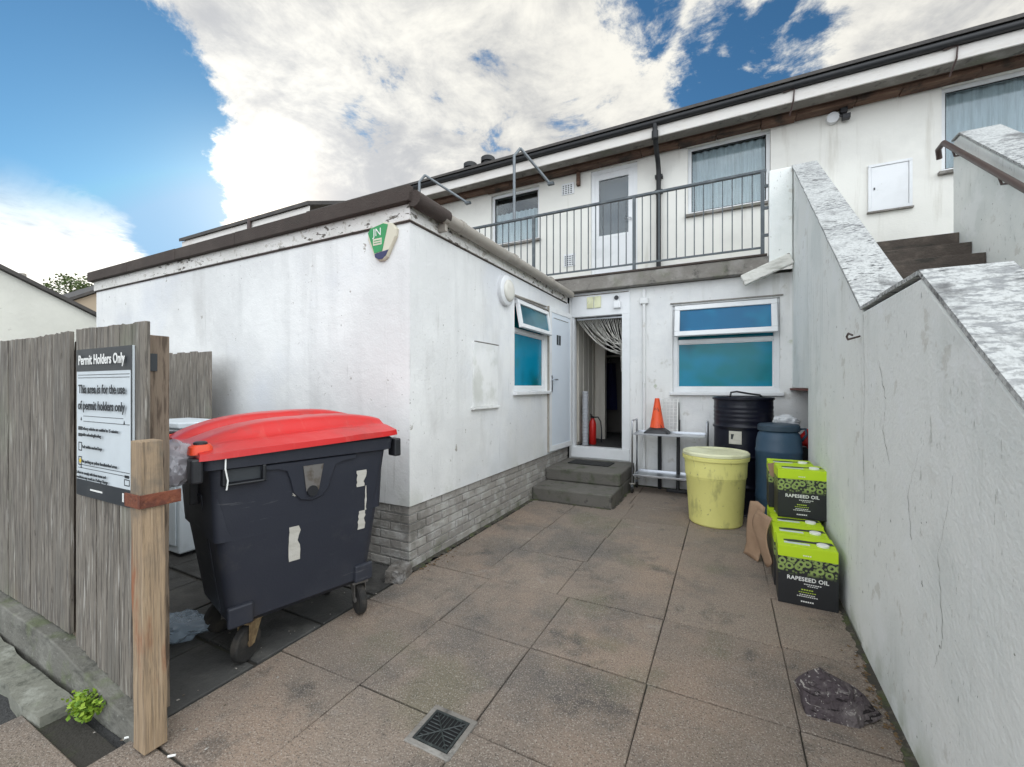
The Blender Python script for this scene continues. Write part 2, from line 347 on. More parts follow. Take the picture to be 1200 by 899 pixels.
white_old = mat('white painted timber', (.74,.73,.68), .85, [('noise', (.42,.41,.36), (3,14,14), .48, .66, .7, {}), ('noise', (.1,.09,.075), (4,25,25), .62, .66, .8, {})], [(30,.6,.012)])
appliance_m = mat('white enamel', (.68,.74,.78), .4, [('noise', (.5,.54,.56), 5, .5, .7, .5, {})])
mat_m = mat('dark door mat', (.018,.018,.018), .95, [('noise', (.035,.034,.032), 14, .45, .65, .7, {})], [(150,1,.01)])
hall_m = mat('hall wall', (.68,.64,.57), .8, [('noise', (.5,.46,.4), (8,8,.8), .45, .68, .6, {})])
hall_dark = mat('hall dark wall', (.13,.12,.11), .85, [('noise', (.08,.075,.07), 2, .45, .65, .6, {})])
hall_floor = mat('hall floor', (.055,.055,.055), .7, [('noise', (.03,.03,.03), 4, .45, .65, .6, {})])
cloth_blue = mat('navy cloth', (.012,.015,.07), .95)
strand_m = mat('chain strand', (.6,.58,.53), .5, [('noise', (.2,.19,.17), 20, .45, .65, .6, {})])
net_m = mat('net curtain', (.86,.87,.86), .9, [('noise', (.62,.63,.62), (40,40,2), .45, .6, .6, {})])
blind_m = mat('grey blind', (.10,.115,.145), .8, [('noise', (.085,.1,.125), (2,2,60), .45, .6, .5, {})])
leaf_m = mat('weed leaf', (.26,.38,.03), .6, [('island', (.12,.24,.02), 1, 0, 1, .9, {})])
tree_leaf = mat('tree leaf', (.055,.095,.022), .6, [('island', (.10,.13,.03), 1, 0, 1, .9, {})])
bark_m = mat('bark', (.09,.07,.05), .95, [('noise', (.05,.04,.03), (10,10,2), .45, .65, .8, {})], [(20,.8,.03)])
tan_m = mat('tan render', (.48,.39,.29), .85, [('noise', (.42,.34,.25), 1, .45, .65, .6, {})])
pale_m = mat('pale render gable', (.70,.69,.62), .85, [('noise', (.60,.59,.53), .8, .42, .66, .7, {}), ('noise', (.33,.30,.22), 3.2, .70, .74, .6, {}), ('noise', (.42,.4,.35), 8, .7, .74, .5, {})], [(20,.3,.02)])
brown_rail = mat('brown handrail paint', (.065,.04,.035), .45, [('noise', (.11,.075,.06), 9, .5, .7, .6, {})])
al_green = mat('alarm green', (.01,.25,.07), .4, [('noise', (.015,.32,.1), 8, .45, .65, .6, {})])
al_white = mat('alarm cream', (.62,.58,.46), .45)
al_navy = mat('alarm navy', (.012,.016,.09), .4)
light_w = mat('bulkhead lens', (.68,.66,.60), .4, [('noise', (.55,.53,.46), 8, .5, .7, .5, {})])
litter_m = mat('litter chips', (.35,.33,.3), .9, [('island', (.08,.06,.04), 1, .2, .9, .95, {})])
dead_leaf = mat('dead leaf', (.10,.06,.03), .9, [('island', (.17,.11,.05), 1, 0, 1, .9, {})])

def film_mat(name, c1, c2):
    m = mat(name, c1, .16, [('noise', c2, (1.3,1.3,1.8), .42, .60, .95, {'detail': 2}), ('noise', (c1[0]*.4,c1[1]*.5,c1[2]*.5), (1.6,1.6,1.2), .50, .70, .85, {'off': 3, 'detail': 2})], [(2,.12,.02)], spec=.3)
    return m
film_teal = film_mat('teal window film', (.003,.19,.235), (.003,.22,.36))
film_blue = film_mat('blue window film', (.0,.115,.25), (.0,.17,.32))

def glass_mat(name, tint=(.8,.85,.87), refl=.03):
    m = bpy.data.materials.new(name); m.use_nodes = True; nt = NT(m)
    out = nt.n('ShaderNodeOutputMaterial'); tr = nt.n('ShaderNodeBsdfTransparent'); tr.inputs[0].default_value = C4(tint)
    gl = nt.n('ShaderNodeBsdfGlossy', Roughness=.03); lw = nt.n('ShaderNodeLayerWeight', Blend=.35)
    a = math2(nt, 'ADD', math2(nt, 'MULTIPLY', lw.outputs['Fresnel'], .45), refl)
    mx = nt.n('ShaderNodeMixShader'); nt.l(a, mx.inputs[0]); nt.l(tr.outputs[0], mx.inputs[1]); nt.l(gl.outputs[0], mx.inputs[2]); nt.l(mx.outputs[0], out.inputs[0])
    return m
glass = glass_mat('window glass')
def plastic_film(name, colr, a):
    m = bpy.data.materials.new(name); m.use_nodes = True; nt = NT(m)
    out = nt.n('ShaderNodeOutputMaterial'); tr = nt.n('ShaderNodeBsdfTransparent'); pb = nt.n('ShaderNodeBsdfPrincipled', Roughness=.25)
    pb.inputs['Base Color'].default_value = C4(colr); mx = nt.n('ShaderNodeMixShader'); mx.inputs[0].default_value = a
    nt.l(tr.outputs[0], mx.inputs[1]); nt.l(pb.outputs[0], mx.inputs[2]); nt.l(mx.outputs[0], out.inputs[0]); return m
bag_clear = plastic_film('clear plastic bag', (.50,.48,.52), .55)
bag_blue = plastic_film('pale blue plastic bag', (.30,.38,.46), .5)

def oil_box_mat():
    m = mat('printed carton', (.014,.015,.017), .5, [('noise', (.022,.023,.026), 8, .45, .7, .5, {})])
    t = m.node_tree; nt = NT.__new__(NT); nt.t = t
    b = next(n for n in t.nodes if n.type == 'BSDF_PRINCIPLED'); src = b.inputs['Base Color'].links[0].from_socket
    tc = nt.n('ShaderNodeTexCoord'); sp = nt.n('ShaderNodeSeparateXYZ'); nt.l(tc.outputs['Object'], sp.inputs[0]); z = sp.outputs[2]
    def vor(scale, lo, hi, lo2, hi2):
        cx_ = nt.n('ShaderNodeCombineXYZ'); nt.l(math2(nt, 'ADD', sp.outputs[0], sp.outputs[1]), cx_.inputs[0]); nt.l(z, cx_.inputs[1])
        mp = nt.n('ShaderNodeMapping'); nt.l(cx_.outputs[0], mp.inputs[0]); mp.inputs['Scale'].default_value = (scale, scale, scale)
        v = nt.n('ShaderNodeTexVoronoi', Scale=1, Randomness=.75, _voronoi_dimensions='2D'); nt.l(mp.outputs[0], v.inputs['Vector'])
        d = v.outputs['Distance']
        return math2(nt, 'MULTIPLY', smooth(nt, d, lo, hi), smooth(nt, d, lo2, hi2)), v.outputs['Color']
    ring, cc = vor(18, .17, .20, .44, .40)
    leaf, _ = vor(41, -1, -.9, .32, .27)
    pat = math2(nt, 'MAXIMUM', ring, math2(nt, 'MULTIPLY', leaf, .7))
    band = math2(nt, 'MULTIPLY', smooth(nt, z, .20, .24), smooth(nt, z, .326, .322))
    fac = math2(nt, 'MULTIPLY', pat, band)
    mx = nt.n('ShaderNodeMix', _data_type='RGBA'); nt.l(fac, mx.inputs[0]); nt.l(src, mx.inputs[6]); mx.inputs[7].default_value = (.27,.36,.10,1)
    lime = nt.n('ShaderNodeMix', _data_type='RGBA'); nt.l(smooth(nt, z, .324, .326), lime.inputs[0]); nt.l(mx.outputs[2], lime.inputs[6]); lime.inputs[7].default_value = (.50,.70,.01,1)
    nt.l(lime.outputs[2], b.inputs['Base Color']); return m
carton_m = oil_box_mat()

# ------------------------------------------------------------------ camera, light, sky
cam = bpy.data.cameras.new('camera'); camo = bpy.data.objects.new('camera', cam); col.objects.link(camo)
camo.location = (0,0,1.5); camo.rotation_euler = (R(90), 0, R(26.8))
cam.sensor_width = 36; cam.lens = 495/1200*36; cam.shift_y = 3.5/1200; cam.clip_start = .05; cam.clip_end = 2000
sc.camera = camo
SUN_EL = 14.0; sx, sy = -.848, .530                                  # towards the sun
sd = Vector((sx*math.cos(R(SUN_EL)), sy*math.cos(R(SUN_EL)), math.sin(R(SUN_EL))))
sun = bpy.data.lights.new('sun', 'SUN'); sun.energy = 2.6; sun.angle = R(.6); sun.color = (1,.9,.76)
so = bpy.data.objects.new('sun', sun); col.objects.link(so); so.location = (0,0,30); so.rotation_euler = sd.to_track_quat('Z', 'Y').to_euler()
w = bpy.data.worlds.new('World'); sc.world = w; w.use_nodes = True; nt = NT(w)
out = nt.n('ShaderNodeOutputWorld'); bg = nt.n('ShaderNodeBackground'); bg.inputs['Strength'].default_value = .1; nt.l(bg.outputs[0], out.inputs[0])
sky = nt.n('ShaderNodeTexSky', _sky_type='NISHITA'); sky.sun_disc = False; sky.sun_elevation = R(SUN_EL); sky.sun_rotation = math.atan2(sx, sy)
sky.air_density = 1.0; sky.dust_density = .3; sky.ozone_density = 1.6
tc = nt.n('ShaderNodeTexCoord'); g = tc.outputs['Generated']
sp = nt.n('ShaderNodeSeparateXYZ'); nt.l(g, sp.inputs[0])
def cam_dir(u, v):
    dx = (u-600)/495; dz = -(v-453)/495; c, s = math.cos(R(26.8)), math.sin(R(26.8))
    return Vector((dx*c - s, dx*s + c, dz)).normalized()
zz = math2(nt, 'ADD', math2(nt, 'MAXIMUM', sp.outputs[2], 0.0), .22)
px = math2(nt, 'DIVIDE', sp.outputs[0], zz); py = math2(nt, 'DIVIDE', sp.outputs[1], zz)
cmb = nt.n('ShaderNodeCombineXYZ'); nt.l(px, cmb.inputs[0]); nt.l(py, cmb.inputs[1])
def cn(scale, detail, rough, dist, off):
    mp = nt.n('ShaderNodeMapping'); nt.l(cmb.outputs[0], mp.inputs[0]); mp.inputs['Location'].default_value = off
    t = nt.n('ShaderNodeTexNoise', Scale=scale, Detail=detail, Roughness=rough, Distortion=dist); nt.l(mp.outputs[0], t.inputs['Vector']); return t.outputs['Fac']
n1 = cn(1.25, 10, .62, .35, (3.1,1.7,0)); n2 = cn(.9, 8, .60, .5, (7.3,4.1,2)); n3 = cn(4.2, 10, .68, .5, (1.2,8.4,5)); n4 = cn(13, 6, .65, .3, (4.4,2.2,9))
def hole(u, v, r0, r1):
    d = nt.n('ShaderNodeVectorMath', _operation='DOT_PRODUCT'); nt.l(g, d.inputs[0]); d.inputs[1].default_value = cam_dir(u, v)
    return smooth(nt, d.outputs['Value'], math.cos(R(r1)), math.cos(R(r0)))
hol = None
for u, v, r0, r1, a in ((10,105,6,18,1.0),(-160,120,6,24,1.0),(95,200,4,13.5,1.0),(185,240,1,7.5,.9),(865,75,0,11,.46),(745,25,0,8,.40),(690,130,0,7,.30),(560,130,0,9,.2),(420,90,0,9,.2)):
    h = math2(nt, 'MULTIPLY', hole(u, v, r0, r1), a); hol = h if hol is None else math2(nt, 'MAXIMUM', hol, h)
dens = math2(nt, 'ADD', math2(nt, 'ADD', math2(nt, 'MULTIPLY', n1, .75), math2(nt, 'MULTIPLY', n3, .75)), math2(nt, 'MULTIPLY', n4, .28))
dens = math2(nt, 'SUBTRACT', math2(nt, 'SUBTRACT', dens, .15), math2(nt, 'MULTIPLY', hol, .72))
cmask = smooth(nt, dens, .41, .56)
# far cloud bank low on the left
bank = math2(nt, 'MULTIPLY', hole(-40, 345, 5, 17), .60)
bm_ = smooth(nt, math2(nt, 'ADD', math2(nt, 'ADD', bank, math2(nt, 'MULTIPLY', n3, .40)), math2(nt, 'MULTIPLY', n4, .2)), .56, .70)
low = smooth(nt, sp.outputs[2], .34, .20)
cmask = math2(nt, 'MAXIMUM', cmask, math2(nt, 'MULTIPLY', bm_, low))
# cloud body: bright tops, grey bellies; brighter round the sun and raised behind the view to light the walls
shade = smooth(nt, math2(nt, 'ADD', math2(nt, 'ADD', math2(nt, 'MULTIPLY', n2, .52), math2(nt, 'MULTIPLY', n3, .34)), math2(nt, 'MULTIPLY', n4, .14)), .40, .60)
mixc = nt.n('ShaderNodeMix', _data_type='RGBA'); nt.l(shade, mixc.inputs[0]); mixc.inputs[6].default_value = (4.5,4.6,4.75,1); mixc.inputs[7].default_value = (8.9,8.7,8.0,1)
dsun = nt.n('ShaderNodeVectorMath', _operation='DOT_PRODUCT'); nt.l(g, dsun.inputs[0]); dsun.inputs[1].default_value = cam_dir(300, 250)
glow = nt.n('ShaderNodeMath', _operation='POWER'); nt.l(math2(nt, 'MAXIMUM', dsun.outputs['Value'], 0.0), glow.inputs[0]); glow.inputs[1].default_value = 170
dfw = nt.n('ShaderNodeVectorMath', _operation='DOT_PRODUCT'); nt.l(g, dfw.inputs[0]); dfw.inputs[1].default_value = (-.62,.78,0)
back_fill = smooth(nt, dfw.outputs['Value'], .38, -.45)   # clouds behind the view, brightened as an added fill on the walls
gain = math2(nt, 'ADD', math2(nt, 'ADD', .95, math2(nt, 'MULTIPLY', glow.outputs[0], .9)), math2(nt, 'MULTIPLY', back_fill, 2.2))
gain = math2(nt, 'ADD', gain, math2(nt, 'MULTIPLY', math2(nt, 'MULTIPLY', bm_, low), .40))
wide = nt.n('ShaderNodeMath', _operation='POWER'); nt.l(math2(nt, 'MAXIMUM', dsun.outputs['Value'], 0.0), wide.inputs[0]); wide.inputs[1].default_value = 14
gain = math2(nt, 'ADD', gain, math2(nt, 'ADD', math2(nt, 'MULTIPLY', wide.outputs[0], .45), .08))
cool = nt.n('ShaderNodeMix', _data_type='RGBA', _blend_type='MULTIPLY'); nt.l(back_fill, cool.inputs[0]); nt.l(mixc.outputs[2], cool.inputs[6]); cool.inputs[7].default_value = (.93,1.0,1.11,1)  # those unseen clouds also tinted cool to tone the wall light
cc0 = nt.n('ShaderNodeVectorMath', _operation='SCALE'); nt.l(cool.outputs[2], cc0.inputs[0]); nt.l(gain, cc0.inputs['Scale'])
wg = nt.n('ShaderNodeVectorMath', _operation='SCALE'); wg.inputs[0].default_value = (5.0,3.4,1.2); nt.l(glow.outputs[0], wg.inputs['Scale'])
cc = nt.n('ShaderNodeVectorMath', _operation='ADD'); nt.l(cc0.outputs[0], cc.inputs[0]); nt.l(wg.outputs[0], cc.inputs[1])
skyg = nt.n('ShaderNodeVectorMath', _operation='MULTIPLY'); nt.l(sky.outputs[0], skyg.inputs[0]); skyg.inputs[1].default_value = (.52,.95,1.22)
sadd = nt.n('ShaderNodeVectorMath', _operation='SCALE'); sadd.inputs[0].default_value = (9.5,7.8,5.2); nt.l(math2(nt, 'MULTIPLY', glow.outputs[0], .30), sadd.inputs['Scale'])
sk2 = nt.n('ShaderNodeVectorMath', _operation='ADD'); smin = nt.n('ShaderNodeVectorMath', _operation='MINIMUM'); nt.l(skyg.outputs[0], smin.inputs[0]); smin.inputs[1].default_value = (3.6,6.0,8.6)
nt.l(smin.outputs[0], sk2.inputs[0]); nt.l(sadd.outputs[0], sk2.inputs[1])
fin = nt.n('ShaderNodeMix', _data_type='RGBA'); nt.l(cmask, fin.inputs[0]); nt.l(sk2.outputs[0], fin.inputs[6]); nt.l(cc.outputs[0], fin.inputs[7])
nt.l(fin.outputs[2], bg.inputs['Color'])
sc.view_settings.view_transform = 'Standard'; sc.view_settings.look = 'None'; sc.view_settings.gamma = 1
sc.view_settings.exposure = 0.10; sc.view_settings.use_curve_mapping = False
sc.cycles.max_bounces = 6; sc.cycles.use_denoising = True

# ================================================================== THE GROUND
MB().box(-200,200,-200,200,-.6,-.03).build('ground', tarmac_m)['kind'] = 'structure'
m = MB(); m.box(-2.26,.72,-1.2,6.6,-.028,-.012); m.box(-2.88,-2.26,-1.2,.83,-.028,-.012)
m.build('paving_bed', joint_m)['kind'] = 'structure'
rnd = random.Random(3)
m = MB()
def slab(x0, x1, y0, y1, g=.0022):
    t = [rnd.uniform(-.0035,.0035) for _ in range(4)]; j = lambda: rnd.uniform(-.0035,.0035)
    gy = g*2.2; a = [(x0+g+j(),y0+gy+j()),(x1-g+j(),y0+gy+j()),(x1-g+j(),y1-gy+j()),(x0+g+j(),y1-gy+j())]
    # chamfered, slightly worn outline
    lo = [m.p((p[0],p[1],-.03)) for p in a]; mi = [m.p((p[0],p[1],-.004+t[k])) for k, p in enumerate(a)]
    cx = (x0+x1)/2; cy = (y0+y1)/2; hi = [m.p((p[0]+(.004 if p[0]<cx else -.004), p[1]+(.004 if p[1]<cy else -.004), t[k])) for k, p in enumerate(a)]
    for A, B in ((lo,mi),(mi,hi)):
        for k in range(4): m.f.append([A[k],A[(k+1)%4],B[(k+1)%4],B[k]])
    m.f.append(hi)
ys = [-1.05,-.4,.255,.905,1.557,2.212,2.87,3.51,4.17,4.83,5.49,6.14,6.6]
for r, (y0, y1) in enumerate(zip(ys, ys[1:])):
    o = 0 if y0 < 2.8 else -.07 + rnd.uniform(-.03,.03)
    xs = [-2.255,-1.645+o*1.1,-1.0+o,-.355,.29,.70+.021*(y0-3.2)+.015]
    if .9 < y0 < 1.6: pass
    for x0, x1 in zip(xs, xs[1:]): slab(x0, x1, y0, y1)
for y0, y1 in ((-1.05,-.4),(-.4,.255),(.255,.72)):
    slab(-2.87, -2.255, y0, y1)
pv = m.build('paving', slab_m); pv['kind'] = 'structure'
m = MB()
for ix in range(9):
    for iy in range(4):
        x0 = -2.27-.46*(ix+1); y0 = .99+.425*iy
        slab(x0, x0+.46, y0, y0+.425, .006)
o = m.build('old_paving', oldpave_m); o['kind'] = 'structure'
m = MB(); m.box(-6.5,-2.26,.985,2.7,-.028,-.016); m.build('old_paving_bed', joint_m)['kind'] = 'structure'

# ================================================================== MAIN TERRACE BUILDING
main = thing('terrace_building', 'long two storey white rendered terrace with a balcony level, low eaves and a stable of upstairs windows', 'building', (-1.0,7.0,0))
main['label'] = 'long two storey white terrace with peeling eaves and an upstairs balcony level'
RW = 6.58; UW = 7.45
MB().wall(-2.275,2.6,-.02,3.0,RW,RW+.28,[(-2.24,-1.30,.36,2.99),(-.69,.645,1.42,2.68)]).build('ground_floor_wall', render_w, main, weld=True)
MB().wall(-9.08,9,3.245,5.46,UW,UW+.28,[(-4.24,-3.18,4.33,5.36),(-2.17,-1.35,3.3,5.38),(-.55,.61,4.30,5.41),(2.52,4.2,4.30,5.41)]).build('upper_wall', upper_w, main, weld=True)
m = MB(); m.box(-9.08,.505,6.45,7.46,3.01,3.215); m.box(.99,2.36,6.512,7.46,3.02,3.238); m.build('balcony_slab', concrete, main, bevel=.012)
m = MB(); m.box(-9.06,.49,6.435,6.62,3.2155,3.245); m.build('slab_edging', felt_m, main, bevel=.006)
# hidden shell so that no daylight leaks in
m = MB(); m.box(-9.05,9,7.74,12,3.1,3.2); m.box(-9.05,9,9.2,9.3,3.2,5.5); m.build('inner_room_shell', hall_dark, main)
# eaves: fascia, soffit, gutter, roof
MB().box(-9.08,9,6.985,7.01,5.45,5.615).build('fascia', eave_m, main, bevel=.003)
MB().box(-9.07,9,7.22,7.46,5.462,5.48).build('soffit', soffit_m, main)
MB().box(-9.07,9,7.011,7.2195,5.458,5.476).build('soffit_board', concrete, main)
m = MB()
x = -9.05
while x < 8.5:
    L = rnd.uniform(.34,.8); m.box(x, x+L-.008, 7.26, 7.44, 5.40+rnd.uniform(-.012,.012), 5.458); x += L
m.build('wall_plate_timbers', soffit_m, main, bevel=.004)
m = MB(); m.tube([(-9.08,6.95,5.655),(9,6.95,5.655)], .044, 12); m.build('roof_gutter', gutter_black, main, smooth=True)
m = MB(); m.prism([(-9.08,6.9,5.70),(-9.08,6.9,5.745),(-9.08,11.5,7.42),(-9.08,15.8,5.75),(-9.08,15.8,5.70),(-9.08,11.5,7.36)], (18.08,0,0))
roof = m.build('roof', roof_m, main)
m = MB(); m.prism([(8.9,7.46,5.47),(8.9,15.2,5.47),(8.9,11.4,7.3)], (.09,0,0)); m.build('gable_infill', upper_w, main); m = MB(); m.prism([(-9.06,7.46,5.47),(-9.06,15.2,5.47),(-9.06,11.4,7.3)], (.09,0,0)); m.build('gable_infill', upper_w, main)
m = MB(); m.box(-9.06,9,14.9,15.2,0,5.5); m.box(-9.06,-8.8,7.74,14.9,0,5.5); m.box(8.72,9,7.74,14.9,0,5.5); m.box(2.61,9,6.9,7.44,0,3.0); m.box(-9.06,-8.8,6.6,7.7,0,3.0); m.build('rear_walls', upper_w, main)
for x_, z_ in ((-5.08,6.47),(-4.63,6.50)):
    MB().lathe([(.12,6.0),(.12,z_-.11),(.155,z_-.11),(.155,z_-.02),(.13,z_),(.0001,z_)], 16, (x_,8.0)).build('roof_vent', gutter_black, roof, smooth=40)
# rainwater pipe with its hopper bend
m = MB(); m.tube([(-.99,6.95,5.63),(-.99,6.95,5.50),(-.99,7.02,5.38),(-.99,7.30,5.18),(-.99,7.36,5.06),(-.99,7.36,3.25)], .038, 12)
for z_ in (4.75,3.4,5.0): m.box(-1.05,-.93,7.355,7.452,z_-.022,z_+.022)
m.tube([(-.99,6.95,5.52),(-.99,6.95,5.40)], .05, 12); m.build('rain_pipe', gutter_black, main, smooth=50)
for x_ in (.72,2.37):
    m = MB(); m.tube([(x_,6.965,5.60),(x_+.13,6.965,5.615),(x_+.12,6.965,5.46),(x_+.085,7.05,5.30)], .011, 6); m.build('gutter_bracket', brown_rail, main)
# air bricks
def vent(x0, x1, z0, z1, y, parent, mt):
    m = MB(); m.box(x0,x1,y-.012,y+.01,z0,z1); v = m.build('air_brick', mt, parent, bevel=.003)
    m = MB(); n = 4
    for i in range(n):
        for j in range(5):
            a = x0+.02+(x1-x0-.04)*i/n; b = a+(x1-x0-.04)/n*.55; c = z0+.02+(z1-z0-.04)*j/5; d = c+(z1-z0-.04)/5*.55
            m.box(a,b,y-.0145,y-.0115,c,d)
    m.build('vent_holes', ink_k, v); return v
vent(-2.72,-2.48,5.05,5.26,UW,main,upvc); vent(-2.68,-2.46,3.72,3.95,UW,main,upvc)
m = MB(); m.box(-2.42,-2.36,7.38,7.45,5.16,5.42); m.build('timber_bracket', soffit_m, main)

# ---- windows
def curtain(T, u0, u1, z0, z1, back, parent, name='net_curtain', mt=None, n=70, amp=.03):
    m = MB(T); ph = rnd.uniform(0,6)
    m.grid(lambda a, b: (u0+(u1-u0)*a, -back+amp*math.sin(a*n*.9+ph+.6*math.sin(a*9))*(.6+.4*b), z1-(z1-z0)*b-(.01*math.sin(a*n*.9) if b == 1 else 0)), n*3, 4)
    return m.build(name, mt or net_m, parent, smooth=True, flip=False)
def ring(m, u0, u1, z0, z1, o0, o1, t):
    m.box(u0,u1,o0,o1,z0,z0+t); m.box(u0,u1,o0,o1,z1-t,z1); m.box(u0,u0+t,o0,o1,z0+t,z1-t); m.box(u1-t,u1,o0,o1,z0+t,z1-t)
def window(T, u0, u1, z0, z1, parent, rec=.06, fw=.055, pane=glass, transom=None, sill=True, net=None, label=None, sill_m=None, box=True):
    m = MB(T); ring(m, u0, u1, z0, z1, -rec-.06, -rec, fw)
    if transom: m.box(u0+fw,u1-fw,-rec-.06,-rec-.002,transom-.028,transom+.028)
    f = m.build('window', upvc, parent, bevel=.006)
    zt = transom-.028 if transom else z1-fw
    m = MB(T); m.box(u0+fw-.01,u1-fw+.01,-rec-.035,-rec-.028,z0+fw-.01,zt+.01); m.build('pane', pane, f)
    m = MB(T); ring(m, u0+fw, u1-fw, z0+fw, zt, -rec-.027, -rec-.018, .012); m.build('glazing_bead', gutter_black if pane is glass else upvc, f)
    if sill: m = MB(T); m.box(u0-.04,u1+.04,-rec,.055,z0-.045,z0-.002); m.build('sill', sill_m or upvc, f, bevel=.006)
    if box:
        m = MB(T); d0, d1 = -rec-.07-.7, -rec-.19
        m.box(u0-.02,u1+.02,d0-.02,d0,z0-.05,z1+.02)
        m.box(u0-.05,u0-.03,d0,-.29,z0-.05,z1+.05); m.box(u1+.03,u1+.05,d0,-.29,z0-.05,z1+.05); m.box(u0-.05,u1+.05,d0,-.29,z1+.03,z1+.05); m.box(u0-.05,u1+.05,d0,-.29,z0-.07,z0-.052)
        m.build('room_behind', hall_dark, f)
    if net: curtain(T, u0+.02, u1-.02, z0+.03, net, .15, f)
    return f
TU = FY(UW)
window(TU, -4.24,-3.18,4.33,5.36, main, net=5.0, sill_m=concrete)
window(TU, -.55,.61,4.30,5.41, main, net=5.35, sill_m=concrete)
window(TU, 2.52,4.2,4.30,5.41, main, net=5.38, sill_m=concrete)
# upstairs door
m = MB(TU); ring(m, -2.17,-1.35,3.30,5.38,-.12,-.03,.07); d = m.build('balcony_door', upvc, main, bevel=.006)
m = MB(TU); m.wall(-2.10,-1.42,3.37,5.31,.045,.09,[(-2.03,-1.51,4.2,5.2)])
m.v = [(q[0], UW+.04+(UW-q[1])*-1*.0 + (q[1]-(UW-.045))*-1*0 + (.0 if abs(q[1]-(UW-.045))<1e-6 else .045), q[2]) for q in m.v]
m.build('door_leaf', upvc, d, weld=True)
MB(TU).box(-2.04,-1.50,-.068,-.06,4.19,5.21).build('pane', glass, d)
MB(TU).box(-2.06,-1.48,-.20,-.19,4.1,5.28).build('grey_blind', blind_m, d)
m = MB(TU); m.tube([(-1.46,-.03,4.42),(-1.46,.02,4.42),(-1.56,.02,4.42)], .010, 8); m.build('handle', stainless, d, smooth=True)
m = MB(TU); ring(m, -2.06,-1.48,4.15,5.24,-.045,-.036,.025); m.build('glazing_bead', upvc, d)

# ---- ground floor window: fixed teal pane, blue top light pushed open
TR = FY(RW)
f = window(TR, -.69,.645,1.42,2.68, main, rec=.035, fw=.07, pane=film_teal, transom=2.15, box=False)
MB(TR).box(-.62,.575,-.085,-.08,2.17,2.62).build('top_backing', film_teal, f)
ang = R(14); hz = 2.655; L = .46
def SASH(u, o, z): # hinged along its top edge
    return TR(u, -.02 + o*math.cos(ang) + (-(z))*math.sin(ang), hz + z*math.cos(ang) + o*math.sin(ang))
m = MB(SASH); ring(m, -.655,.61,-L,0,0,.05,.07); s = m.build('top_sash', upvc, f, bevel=.006)
MB(SASH).box(-.59,.545,.02,.026,-L+.065,-.065).build('blue_pane', film_blue, f)
# drip groove over the window
MB(TR).box(-.72,.68,-.001,.022,2.70,2.716).build('drip_bead', concrete, main)

# ---- doorway
m = MB(TR); m.box(-2.238,-2.195,-.10,-.01,.53,2.62); m.box(-1.425,-1.302,-.10,.006,.53,2.62); m.box(-2.238,-1.302,-.10,.002,2.62,2.988); m.box(-2.238,-1.302,-.14,.03,.362,.53)
fr = m.build('door_frame', upvc, main, bevel=.006)
m = MB(TR); m.box(-1.975,-1.87,.004,.02,2.745,2.925); m.box(-1.855,-1.75,.004,.02,2.745,2.925); m.build('louvre_vent', cream_pl, fr, bevel=.003)
MB(TR).box(-2.22,-1.32,.003,.014,2.952,2.966).build('frame_bead', concrete, fr)
dr = thing('open_door', 'white upvc back door standing wide open against the extension wall', 'door', (-2.20,6.50,.535))
DA = math.atan2(-.05,-.84)
def DL(u, o, z): # u from hinge, o outward to the yard
    return (-2.20 - .055*u/.84 + o, 6.50 - u, z)
m = MB(DL); m.box(.01,.85,-.055,0,.56,2.655); leaf = m.build('leaf', door_m, dr, bevel=.004)
m = MB(DL); ring(m, .012,.848,.562,2.653,.0,.008,.075); m.build('leaf_border', upvc, leaf, bevel=.003)
m = MB(DL); m.box(.852,.868,-.058,.006,.56,2.655); m.build('edge_strip', gutter_grey, dr)
m = MB(DL); m.box(.765,.80,.008,.016,1.42,1.66); m.tube([(.785,.012,1.60),(.785,.055,1.60),(.68,.055,1.60)], .011, 8); m.build('handle', stainless, dr, smooth=40)
for u_ in (.46,.54): MB(DL).box(u_,u_+.055,.001,.006,2.12,2.265).build('number_plate', ink_k, dr)
MB(DL).box(.16,.70,.001,.004,2.50,2.508).build('rain_strip', concrete, dr)

# hall behind the doorway
hall = MB(); hall.box(-2.7,-.4,6.84,10.0,.40,.50); h = hall.build('hall_floor', hall_floor, main)
m = MB(); m.box(-2.34,-2.26,6.87,8.1,.5,2.9)
for k in range(4): m.box(-2.262,-2.235,6.95+.29*k,7.20+.29*k,.55,2.85)
m.build('hall_side_wall', hall_m, main, bevel=.006)
m = MB(); m.box(-2.16,-2.04,7.95,8.07,.5,2.62); m.box(-2.30,-2.16,7.98,8.06,.5,2.8); m.build('inner_door_post', hall_m, main, bevel=.006)
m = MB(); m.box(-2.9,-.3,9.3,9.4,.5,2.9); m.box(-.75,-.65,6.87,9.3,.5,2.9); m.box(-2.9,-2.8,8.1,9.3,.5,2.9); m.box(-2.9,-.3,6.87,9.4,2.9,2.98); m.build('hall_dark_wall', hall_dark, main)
m = MB(); m.box(-2.4,-1.0,9.05,9.28,2.14,2.17); m.build('hall_shelf', hall_m, main)
t = thing('hanging_coat', 'navy blue coat hanging in the dark hall inside the doorway', 'coat', (-2.25,9.0,1.0))
m = MB(); m.grid(lambda a, b: (-2.44+.36*a*(1-.25*(1-b))+.045*(1-b), 9.14-.09*math.sin(a*math.pi)+.02*math.sin(a*14), 2.0-1.0*b), 20, 8); m.build('cloth', cloth_blue, t, smooth=True, flip=False)
m = MB(); m.tube([(-2.26,9.28,2.10),(-2.26,9.2,2.08),(-2.26,9.14,2.02)], .012, 6); m.build('hook', stainless, t)
